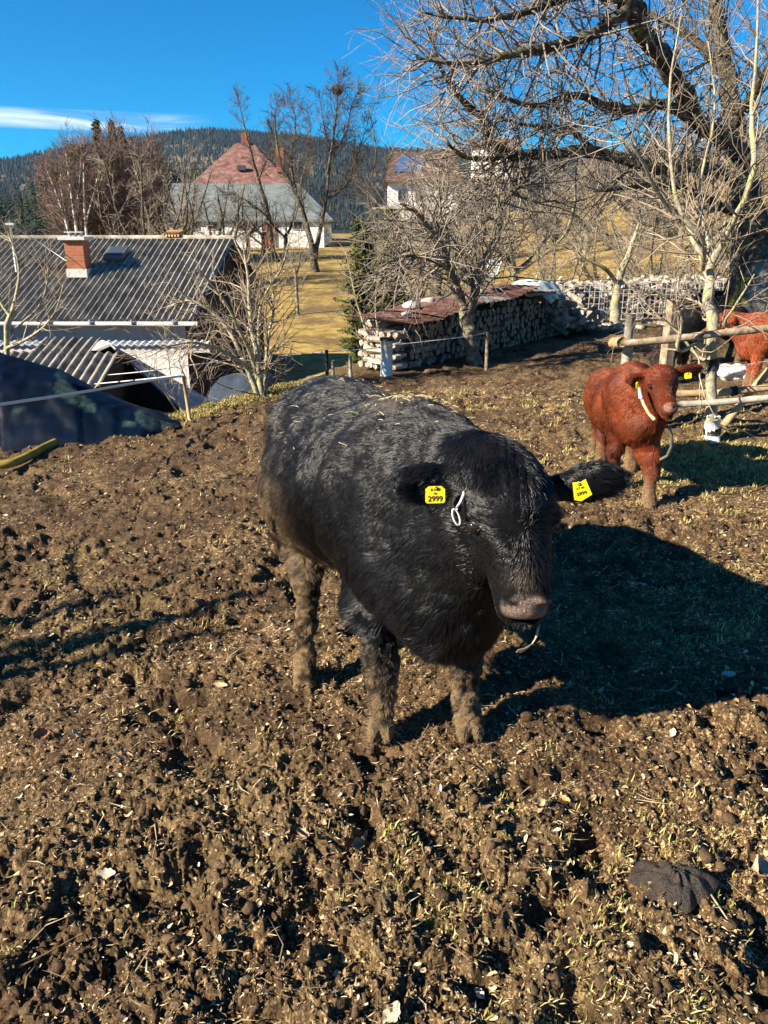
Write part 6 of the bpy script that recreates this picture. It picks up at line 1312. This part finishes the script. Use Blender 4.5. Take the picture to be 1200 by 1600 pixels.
def build_wood():
    cut = noisy('cut_wood', [(.3, (.16, .11, .065)), (.5, (.30, .22, .14)), (.75, (.48, .39, .27))], 14, bstr=.5, bdist=.006)
    grey = noisy('weathered_wood', [(.3, (.07, .055, .045)), (.5, (.15, .13, .10)), (.75, (.30, .27, .22))], 9, bstr=.5, bdist=.006)
    S = ground_at(600, 580); S = np.array((.10, 10.65, Hs(.10, 10.65))); E_ = np.array((3.55, 15.4, Hs(3.55, 15.4))); w_ = E_ - S; Lh = np.linalg.norm(w_[:2]); w_[2] = 0; w_ /= np.linalg.norm(w_)
    nrm = np.array([w_[1], -w_[0], 0]); yaw = math.atan2(-nrm[0], nrm[1]) + math.pi    # log axis = nrm
    meshes = []; bark_ = noisy('log_bark', [(.3, (.03, .022, .016)), (.7, (.11, .085, .065))], 12, bstr=.8, bdist=.008)
    for s in range(10):
        V, Q, T = log_mesh(s); me = npmesh('firewood_log', V, [Q, T], False); me.materials.append(grey if s % 3 else bark_); me.materials.append(cut); me.polygons.foreach_set('material_index', [1 if len(q.vertices) == 3 else 0 for q in me.polygons]); meshes.append(me)
    g = np.random.default_rng(12); spots = []
    dx = .108
    zr = lambda t: .52 + .26 * min(1, t / 2.4) + .03 * math.sin(t * 2)
    for i in range(int(Lh / dx)):
        t = (i + .5) * dx
        if t < .42: continue
        top = zr(t) * (1 if t < 4.6 else max(.2, 1 - (t - 4.6) / 1.5))
        for k in range(int(top / .098)): spots.append((t + (.5 * dx if k % 2 else 0) + g.normal(0, .008), k * .098 + .05 + g.normal(0, .006)))
    spots.sort(key=lambda q: q[0])
    lab = 'split log in the shaded face of the long rusty roofed woodpile'; rest = []
    for n, (t, z) in enumerate(spots):
        p = S + w_ * t + nrm * (-.20 + g.normal(0, .02)); gz = Hs(p[0], p[1]) - .03
        if n < 300:
            o = bpy.data.objects.new('firewood_log', meshes[g.integers(0, 10)]); col.objects.link(o); o.location = (p[0], p[1], gz + z); o.rotation_euler = (g.normal(0, .05), g.random() * 0 + g.uniform(-.4, .4), yaw + g.normal(0, .07))
            o.scale = (g.uniform(.85, 1.05),) * 3
            tag(o, lab, 'log', 'split logs stacked in the long woodpile')
        else: rest.append((p[0], p[1], gz + z, yaw, 0, 1))
    # second row behind, crossed end, loose heap, crate contents: one mass
    for (t, z) in spots:
        p = S + w_ * t - nrm * .62; rest.append((p[0], p[1], Hs(p[0], p[1]) + z, yaw + g.normal(0, .05), 0, 1.02))
    for k in range(7):
        for j in range(6 if k % 2 else 7):
            if k % 2: p = S + w_ * (.02 + j * .075) - nrm * .25; rest.append((p[0], p[1], S[2] + .04 + k * .074, yaw + g.normal(0, .08), 0, g.uniform(.6, .85)))
            else: p = S + w_ * .20 - nrm * (.0 + j * .095); rest.append((p[0], p[1], S[2] + .04 + k * .074, yaw + math.pi / 2 + g.normal(0, .10), 0, g.uniform(.65, .9)))
    for i in range(150):
        t = 5.0 + abs(g.normal(0, .9)); d = g.normal(.0, .35); p = S + w_ * t + nrm * d; rest.append((p[0], p[1], Hs(p[0], p[1]) + max(.03, .78 - (t - 5.0) * .62) * g.random() ** .5, g.random() * 3.14, g.normal(0, .4), .95))
    for i in range(40):
        t = 5.9 + abs(g.normal(0, .55)); p = S + w_ * t + nrm * g.normal(.2, .35) + np.array([.5, 0, 0]); rest.append((p[0], p[1], Hs(p[0], p[1]) + .03, g.random() * 3.14, 0, .8))
    cr = []
    crates = [(873, 17.0), (932, 17.1), (988, 17.2), (1045, 17.4), (1103, 17.6)]
    for px, y in crates:
        c = at(px + 28, 508, y); x = c.x; gz = Hs(x, y); cr.append((x, y, gz))
        for i in range(150):
            rest.append((x + g.uniform(-.36, .36), y + g.uniform(-.32, .34) , gz + .12 + g.random() * .66, g.random() * 3.14, g.normal(0, .5), g.uniform(.55, .8)))
        for i in range(16): rest.append((x + g.normal(0, .2), y + g.normal(0, .2), gz + .80 + abs(g.normal(0, .05)), g.random() * 3.14, g.normal(0, .4), .75))
    mbA, mbB = MB(), MB(); base = [log_mesh(30 + s) for s in range(8)]
    for q in rest:
        V, Q, T = base[g.integers(0, 8)]; R = np.array(Matrix.Rotation(q[3], 3, 'Z') @ Matrix.Rotation(q[4], 3, 'X') @ Matrix.Rotation(g.random() * 6, 3, 'Y'))
        mbB.add((V * q[5]) @ R.T + np.array(q[:3]), [Q, T])
    tag(mbB.build('firewood', noisy('pale_firewood', [(.3, (.12, .09, .065)), (.5, (.33, .28, .22)), (.72, (.62, .56, .47))], 9, bstr=.4)), 'pale split firewood heaped behind and filling the wire crates', 'firewood', kind='stuff')
    wire = mat('galvanised_wire', (.50, .49, .46), .5, .5, .3)[0]; pw = noisy('pallet_wood', [(.3, (.2, .15, .1)), (.7, (.42, .35, .26))], 10)
    names = ['leftmost', 'second from left', 'middle', 'second from right', 'rightmost']
    proto = None
    for k, (x, y, gz) in enumerate(cr):
        e = empty('firewood_crate', (x, y, gz), 'wire cage crate full of pale firewood, %s of the five in the row' % names[k], 'crate', 'firewood crates in a row behind the paddock')
        if proto is None:
            mb = MB(); W2 = .43
            for z in np.linspace(.10, .84, 7):
                mb.tube([(-W2, -W2, z), (W2, -W2, z), (W2, W2, z), (-W2, W2, z), (-W2, -W2, z)], .007, 4)
            for a in np.linspace(-W2, W2, 9):
                for X, Y in ((a, -W2), (a, W2), (-W2, a), (W2, a)): mb.tube([(X, Y, .10), (X, Y, .84)], .007, 4)
            proto = [mb.build('cage', wire, e)]
            mb = MB()
            for yy in (-.36, 0, .36): mb.box((0, yy, .05), (.9, .1, .1))
            for i in range(6): mb.box((-.38 + i * .152, 0, .112), (.11, .9, .02))
            proto.append(mb.build('pallet', pw, e))
        else:
            for p in proto: c = p.copy(); col.objects.link(c); c.parent = e
    # rusty sheets and what weighs them down
    rust = noisy('rusty_sheet', [(.3, (.055, .025, .018)), (.5, (.115, .052, .038)), (.68, (.19, .12, .09)), (.8, (.28, .24, .20))], 3.5, rough=.7, bstr=.3, bdist=.01)
    rg = noisy('grey_sheet', [(.3, (.16, .13, .12)), (.7, (.33, .28, .25))], 3.5, rough=.6, bstr=.3)
    labs = ['rusty roof sheet on the woodpile, nearest and lit by the sun', 'rusty roof sheet on the woodpile, lying just behind the nearest one', 'greyish roof sheet on the woodpile, behind the fruit tree trunk', 'rusty roof sheet on the woodpile under the slatted chair', 'greyish roof sheet on the woodpile farthest from the camera']
    for i, t in enumerate((.62, 1.55, 2.5, 3.5, 4.35)):
        p = S + w_ * t - nrm * .30; z = S[2] * .5 + Hs(p[0], p[1]) * .5 + zr(t) + .06 + .018 * (i % 2)
        n_ = 22; xs = np.linspace(-.58, .58, n_); ys = np.linspace(-.56, .56, 5); V = []
        for a in xs:
            for c in ys: V.append((a, c, .012 * math.sin(a * 40) - .05 * c * c + .06 * (a / .58) * (1 if i % 2 else -.4) + .014 * math.sin(3 * c + i) - .05 * c))
        V = np.array(V); F = np.array([(a * 5 + c, (a + 1) * 5 + c, (a + 1) * 5 + c + 1, a * 5 + c + 1) for a in range(n_ - 1) for c in range(4)]); n0 = len(V)
        o = link('roof_sheet', npmesh('roof_sheet', np.vstack([V, V - (0, 0, .006)]), np.vstack([F, F[:, ::-1] + n0]), True), rg if i in (2, 4) else rust)
        o.location = (p[0], p[1], z); o.rotation_euler = (.06, -.03, math.atan2(w_[1], w_[0]) + (.06, -.05, .03, .05, -.04)[i]); tag(o, labs[i], 'roof sheet')
    stone = noisy('pale_stone', [(.3, (.30, .29, .27)), (.7, (.62, .60, .56))], 12)
    for i, (t, d, s_, lab) in enumerate(((.55, -.12, .055, 'small white stone weighing down the nearest rusty sheet'), (1.15, -.45, .10, 'flat grey stone on the rusty sheets left of the fruit tree'), (1.7, -.5, .09, 'long pale stone on the rusty sheets close to the fruit tree'), (2.95, -.3, .10, 'pale stone on the woodpile just left of the slatted chair'), (4.0, -.35, .08, 'pale stone on the woodpile right of the slatted chair'))):
        p = S + w_ * t + nrm * d; V, F = blob((s_ * 1.4, s_, s_ * .6), 40 + i, .3, 2); mb = MB(); mb.add(V + (p[0], p[1], Hs(p[0], p[1]) + zr(t) + .12), F); tag(mb.build('stone', stone, smooth=True), lab, 'stone')
    # folding chair standing on the pile
    t = 3.35; p = S + w_ * t - nrm * .45; z0 = Hs(p[0], p[1]) + zr(t) + .10; ch = empty('folding_chair', (p[0], p[1], z0), 'grey slatted folding chair standing on top of the woodpile', 'chair', None, .5)
    ms = mat('chair_slats', (.17, .20, .21), .5)[0]; fm = mat('chair_frame', (.25, .27, .28), .4, .5, .5)[0]
    def prt(nm, fn, m_): mb = MB(); fn(mb); return mb.build(nm, m_, ch)
    prt('backrest', lambda mb: [mb.box((.15 + .012 * i, 0, .24 + i * .042), (.014, .34, .026)) for i in range(7)], ms)
    prt('seat', lambda mb: [mb.box((-.17 + i * .05, 0, .22), (.036, .34, .012)) for i in range(6)], ms)
    for sy in (-.165, .165):
        prt('leg', lambda mb: mb.tube([(-.18, sy, 0), (0, sy, .15), (.12, sy, .24), (.23, sy, .52)], .010, 6), fm); prt('leg', lambda mb: mb.tube([(.18, sy * .9, 0), (.0, sy * .9, .16), (-.16, sy * .9, .23)], .010, 6), fm)
    # sheeting on the far end of the pile
    n_ = 24; V = []; g0 = S + w_ * 5.15 - nrm * .3
    for i in range(n_):
        for j in range(n_):
            a, c = i / (n_ - 1) * 2 - 1, j / (n_ - 1) * 2 - 1; q = g0 + w_ * a * .62 + nrm * c * .55
            V.append((q[0], q[1], Hs(q[0], q[1]) + 1.0 - .38 * max(0, abs(c) - .45) * 1.6 - .34 * max(0, a - .2) * 1.3 - .2 * max(0, -a - .6) + .07 * float(fbm(np.array([a * 3.0 + 5]), np.array([c * 3.0]), 5, 3)[0])))
    F = np.array([(i * n_ + j, (i + 1) * n_ + j, (i + 1) * n_ + j + 1, i * n_ + j + 1) for i in range(n_ - 1) for j in range(n_ - 1)]); m, nt, b_ = mat('patchy_sheeting', rough=.5, spec=.4)
    nt.links.new(RAMP(nt, NOISE(nt, wpos(nt), 2.2, 2, .5), [(.40, (.02, .07, .06)), (.46, (.50, .56, .50)), (.56, (.68, .70, .64)), (.60, (.38, .48, .06))], 'CONSTANT'), b_.inputs['Base Color'])
    tag(link('sheeting', npmesh('sheeting', np.array(V), F, True), m), 'crumpled green and white plastic sheeting over the far end of the woodpile', 'plastic sheet')

def build_fence():
    rail = noisy('rail_wood', [(.3, (.11, .08, .05)), (.5, (.24, .18, .12)), (.75, (.42, .34, .24))], 16, bstr=.8, bdist=.01, detail=8); gp = noisy('grey_post', [(.3, (.19, .17, .14)), (.7, (.42, .38, .31))], 14, bstr=.7, bdist=.01); fresh = noisy('peeled_wood', [(.3, (.22, .13, .065)), (.7, (.46, .33, .18))], 8, bstr=.4)
    by = ground_at(1113, 688).y; f = empty('wooden_fence', (2.6, by, 0), 'rough wooden rail fence tied to the slim tree behind the red brown calf', 'fence')
    def bar(nm, pts, r, m_, seed=0): mb = MB(); P, R = smooth_poly([tuple(at(*q)) for q in pts], [r] * len(pts), 5); mb.tube(P, np.array(R) * (1 + .08 * np.sin(np.arange(len(R)) * 1.7)), 10, jitter=.16, seed=seed); return mb.build(nm, m_, f, True, world=True)
    bar('rail', [(968, 537, by - .02), (1050, 530, by - .10), (1130, 520, by - .14), (1215, 511, by - .2), (1300, 500, by - .3)], .031, rail, 1)
    bar('rail', [(1058, 632, by - .05), (1130, 628, by - .12), (1215, 620, by - .2), (1300, 614, by - .3)], .027, gp, 2)
    bar('rail', [(1050, 616, by + .16), (1105, 614, by + .15), (1150, 611, by + .13), (1215, 604, by + .1), (1300, 598, by)], .032, fresh, 3)
    bar('brace', [(1130, 666, by + .25), (1165, 622, by + .3), (1200, 580, by + .35), (1240, 530, by + .4)], .032, fresh, 4)
    for px, top, bot, y, r, m_ in ((987, 490, 690, by + .35, .048, gp), (1052, 478, 600, by + .7, .0, rail)):
        p = at(px, top, y); z = Hs(p.x, y); mb = MB()
        if r: mb.tube([(p.x, y, z - .1), (p.x, y, (z + p.z) / 2), tuple(p)], [r, r * .97, r * .92], 12, jitter=.12)
        else: mb.box((p.x, y, (z + p.z) / 2), (.095, .095, p.z - z + .1), rz=.3, bevel=.008)
        mb.build('post', m_, f, bool(r), world=True)
    bar('cross_log', [(958, 536, by + .45), (966, 535, by + .1), (972, 535, by - .05)], .045, fresh, 6)
    BLK = bpy.data.materials['black_tape']
    for px, py, r, yy in ((1049 + 56, 614, .043, by + .16), (1146, 611, .043, by + .135)):
        c = at(px - 4, py + .3, yy); c2 = at(px + 5, py - .3, yy - .005); mb = MB(); mb.tube([c, c2], r, 12); mb.build('tape', BLK, f, True, world=True)
    wm = mat('fence_wire', (.45, .44, .42), .5, .5, .5)[0]
    def wire(label, pts, r=.0035, m_=wm, nm='wire'):
        P, R = smooth_poly([tuple(at(*q)) for q in pts], [r] * len(pts), 6); mb = MB(); mb.tube(P, R, 5); tag(mb.build(nm, m_, smooth=True), label, 'wire' if nm == 'wire' else 'rope')
    wire('thin wire running from the taped slim tree to the right edge', [(1113, 572, by), (1150, 572, by - .05), (1215, 562, by - .1), (1260, 560, by - .1)])
    mb = MB(); rr = random.Random(3)
    P = [tuple(at(1090 + rr.uniform(-8, 22), 576 + rr.uniform(-5, 8), by + rr.uniform(-.06, .06))) for _ in range(16)]; P, R = smooth_poly(P, [.003] * 16, 4); mb.tube(P, R, 5); tag(mb.build('tangled_wire', wm, smooth=True), 'tangle of loose wire hanging at the taped slim tree', 'wire')
    wp = mat('white_pipe', (.62, .62, .58), .5)[0]
    y = 10.35; p = at(604, 532, y); z = Hs(p.x, y); o = empty('end_post', (p.x, y, z), 'white pipe post with a dark cap at the left end of the woodpile', 'post')
    mb = MB(); mb.tube([(p.x, y, z - .2), (p.x, y, p.z)], .082, 14); mb.build('pipe', wp, o, True, world=True); mb = MB(); mb.tube([(p.x, y, p.z), (p.x, y, p.z + .035)], .092, 14); mb.build('cap', BLK, o, True, world=True)
    def post(px, top, y, r, m_, lab, r2=None):
        p = at(px, top, y); z = Hs(p.x, y); mb = MB(); mb.tube([(p.x, y, z - .1), (p.x, y, (z + p.z) / 2), tuple(p)], [r, r, r * .9], 9, jitter=.1); tag(mb.build('fence_post', m_, smooth=True), lab, 'post')
    dk = mat('dark_post', (.02, .022, .03), .7)[0]
    post(510, 547, 10.0, .026, dk, 'dark fence post behind the rump of the black cow'); post(520, 563, 10.1, .022, gp, 'short pale stake just right of the dark fence post'); post(547, 555, 10.3, .024, gp, 'pale stake midway between dark fence post and woodpile')
    post(762, 520, 10.9, .026, rail, 'brown stake standing against the woodpile right of the fruit tree')
    wire('pale wire from the bushy tree past the dark post to the woodpile', [(435, 556, 9.8), (510, 550, 10.0), (604, 543, 10.3)], .006, wp)
    wire('pale wire crossing in front of the long woodpile', [(604, 540, 10.25), (660, 534, 10.4), (735, 525, 10.6), (762, 519, 10.85)], .0035, wp)
    # stake with rope at the tip of the tarpaulin
    g = ground_at(297, 655); p = at(286, 588, g.y); mb = MB(); mb.tube([(g.x, g.y, g.z - .1), tuple((Vector(g) + p) / 2), tuple(p)], [.020, .019, .017], 8, jitter=.1); tag(mb.build('stake', fresh, smooth=True), 'leaning pale stake holding the white rope beside the tarpaulin', 'stake')
    wire('white rope stretched across the front of the dark tarpaulin', [(-60, 643, 5.3), (0, 632, 5.7), (120, 614, 6.6), (220, 597, 7.5), (286, 587, g.y)], .0125, wp, 'rope')
    wire('thin white cord tied from the stake to the shed', [(283, 585, g.y), (230, 592, 8.6), (148, 600, 9.5)], .007, wp, 'cord')
    wire('thin white cord running from the shed gable to the bushy tree', [(168, 586, 9.5), (230, 580, 9.4), (300, 570, 9.4), (380, 560, 9.5)], .006, wp, 'cord')
    # boulder, teal box, white sack
    c = Vector((at(1185, 450, 12.0).x + .12, 12.0, 0)); V, F = blob((.46, .40, .66), 17, .16, 4); V[:, 2] *= 1.0; k = np.clip(V[:, 2], -.55, 2); V[:, 2] = k
    V += ((vn3(V * 6, 3) - .5) * .07)[:, None] * unit(V); m, nt, b_ = mat('mossy_rock', rough=.95, spec=.15); p_ = wpos(nt); n1 = NOISE(nt, p_, 6, 8, .7); n2 = NOISE(nt, p_, 2.2, 4, .6)
    nt.links.new(MIX(nt, RAMP(nt, n2, [(.50, 0.0), (.58, 1.0)]), RAMP(nt, n1, [(.3, (.10, .09, .075)), (.7, (.30, .28, .24))]), (.10, .10, .025)), b_.inputs['Base Color']); bump(nt, b_, n1, 1, .06)
    o = link('boulder', npmesh('boulder', V, F, True), m); o.location = (c.x, c.y, Hs(c.x, c.y) + .62); tag(o, 'big grey boulder with green moss at the right edge behind the cattle', 'boulder')
    p = at(1192, 494, 10.4); mb = MB(); mb.box(tuple(p), (.26, .2, .06), bevel=.01); e = tag(mb.build('lid', mat('teal_plastic', (.05, .30, .24), .5)[0]), 'teal green plastic lid at the right edge by the boulder', 'lid')
    mb = MB(); V, F = blob((.17, .13, .105), 23, .45, 3); p = ground_at(1140, 592); mb.add(V + (p.x, p.y, p.z + .07), F); V, F = blob((.07, .06, .06), 25, .4, 2); mb.add(V + (p.x + .17, p.y - .03, p.z + .05), F)
    tag(mb.build('sack', noisy('white_sack', [(.3, (.5, .46, .42)), (.7, (.8, .77, .73))], 20, bstr=.8, bdist=.02), smooth=True), 'crumpled white sack lying on the mud behind the lower rails', 'sack')

def build_tarp():
    na, nb = 120, 46; V = []; top = [(-420, 500), (-200, 510), (0, 549), (90, 576), (150, 606), (215, 636), (262, 654), (291, 659)]; bot = [(-420, 760), (-200, 720), (0, 702), (60, 698), (120, 692), (225, 681), (265, 668), (291, 659)]
    tx = [t[0] for t in top]
    for i in range(na):
        px = -420 + (291 + 420) * (i / (na - 1)) ** .8; pt = np.interp(px, tx, [t[1] for t in top]); pb = np.interp(px, [t[0] for t in bot], [t[1] for t in bot])
        g = ground_at(px, pb); taper = min(1, (291 - px) / 150) ** .7; yt = g.y + .10 + 1.05 * taper; T_ = at(px, pt, yt); F0 = Vector((g.x, g.y, g.z - .03))
        Bk = Vector((T_.x, yt + .1 + 1.3 * taper, Hs(T_.x, yt + 1.3 * taper) - .1))
        for j in range(nb):
            v = j / (nb - 1)
            if v < .55: s = v / .55; p = F0.lerp(T_, s); p.z += .16 * taper * math.sin(math.pi * s); 
            else: s = (v - .55) / .45; p = T_.lerp(Bk, s); p.z += .05 * math.sin(math.pi * s)
            V.append(tuple(p))
    V = np.array(V); q = V * 1.0
    k = np.sin(np.pi * np.tile(np.arange(nb) / (nb - 1), na)) ** .6
    fold = (np.abs(fbm(q[:, 0] * 1.6 + q[:, 2] * 1.2, q[:, 1] * 1.3 + q[:, 2] * 2.2, 31, 4) - .5) * 2) ** .8; kn = fbm(q[:, 0] * 7 + q[:, 2] * 3, q[:, 2] * 7 + q[:, 1] * 3, 33, 3) - .5
    V[:, 1] -= (fold - .3) * .22 * k; V[:, 2] += (fold - .3) * .05 * k + kn * .03 * k
    i = np.arange(na - 1)[:, None] * nb; j = np.arange(nb - 1)[None]; F = np.stack([i + j, i + nb + j, i + nb + j + 1, i + j + 1], -1).reshape(-1, 4)
    me = npmesh('tarpaulin', V, F, True)
    dep = V[:, 1] * cp + (CAM_H - V[:, 2]) * sp; qx = 600 + FPX * V[:, 0] / dep; qy = 800 + FPX * ((CAM_H - V[:, 2]) * cp - V[:, 1] * sp) / dep   # where each patch of wear sits, measured from the photograph
    def stain(cx, cy, rx, ry, tl=0.0):
        u_, v_ = qx - cx, qy - cy; v_ = v_ - tl * u_; return np.exp(-((u_ / rx) ** 2 + (v_ / ry) ** 2) ** 2)
    n_ = fbm(V[:, 0] * 6, V[:, 2] * 8, 41, 3)
    st = stain(97, 592, 12, 16, .6) + stain(112, 618, 32, 13, .5) + stain(142, 636, 9, 7, .3) + stain(232, 656, 24, 16, .5) + stain(262, 668, 26, 10, .1) + stain(200, 662, 12, 6) * .8 + stain(30, 640, 16, 9) * .5 + stain(175, 634, 8, 5) * .6
    fattr(me, 'stain', np.clip(sst(.34, .52, st * .75 + n_ * .55 - .28), 0, 1))
    m, nt, b = mat('dark_tarpaulin', rough=.5, spec=.06); p = wpos(nt); n1 = NOISE(nt, p, 4, 5, .6)
    nt.links.new(MIX(nt, attr(nt, 'stain'), RAMP(nt, n1, [(.3, (.0007, .003, .009)), (.7, (.0014, .006, .018))]), RAMP(nt, NOISE(nt, p, 11, 4, .6), [(.3, (.006, .018, .020)), (.7, (.045, .072, .070))])), b.inputs['Base Color']); bump(nt, b, NOISE(nt, p, 9, 5, .6), .25, .02)
    tag(link('tarpaulin', me, m), 'dark blue tarpaulin with faded teal patches draped over a heap at the left', 'tarpaulin')
    q = [(-60, 740, .0), (-10, 736, 0), (25, 731, 0), (52, 719, .0), (70, 708, .0), (88, 700, .0)]; P = []
    for px, py, up in q: g = ground_at(px, py); P.append((g.x, g.y, g.z + .05 + up * .3))
    P, R = smooth_poly(P, [.036] * len(P), 26); R = np.array(R) * (1 + .10 * (np.arange(len(R)) % 2)); mb = MB(); mb.tube(P, R, 12)
    tag(mb.build('drain_pipe', noisy('yellow_pipe', [(.3, (.14, .10, .015)), (.7, (.32, .24, .04))], 6, rough=.5, bstr=0), smooth=True), 'ribbed yellow drainage pipe coming out from under the tarpaulin', 'pipe')
# ------------------------------------------------------------------ build
build_ground()
build_hills()
build_house()
build_barn()
build_tarp()
build_trees(); build_evergreens()
build_fence()
build_wood()
build_litter()
build_black_cow()
build_calf()
build_far_cattle()
if True:
    hm = bpy.data.materials.new('haze'); hm.use_nodes = True; nt = hm.node_tree; nt.nodes.clear()
    vo = nt.nodes.new('ShaderNodeVolumePrincipled'); vo.inputs['Density'].default_value = HAZE; vo.inputs['Color'].default_value = (.38, .62, 1.0, 1); vo.inputs['Anisotropy'].default_value = .2
    oo = nt.nodes.new('ShaderNodeOutputMaterial'); nt.links.new(vo.outputs[0], oo.inputs['Volume'])
    mb = MB(); mb.box((0, 0, 152.5), (5500, 5500, 375)); tag(mb.build('haze', hm), 'thin blue winter haze lying over the far hills', 'haze', kind='stuff')
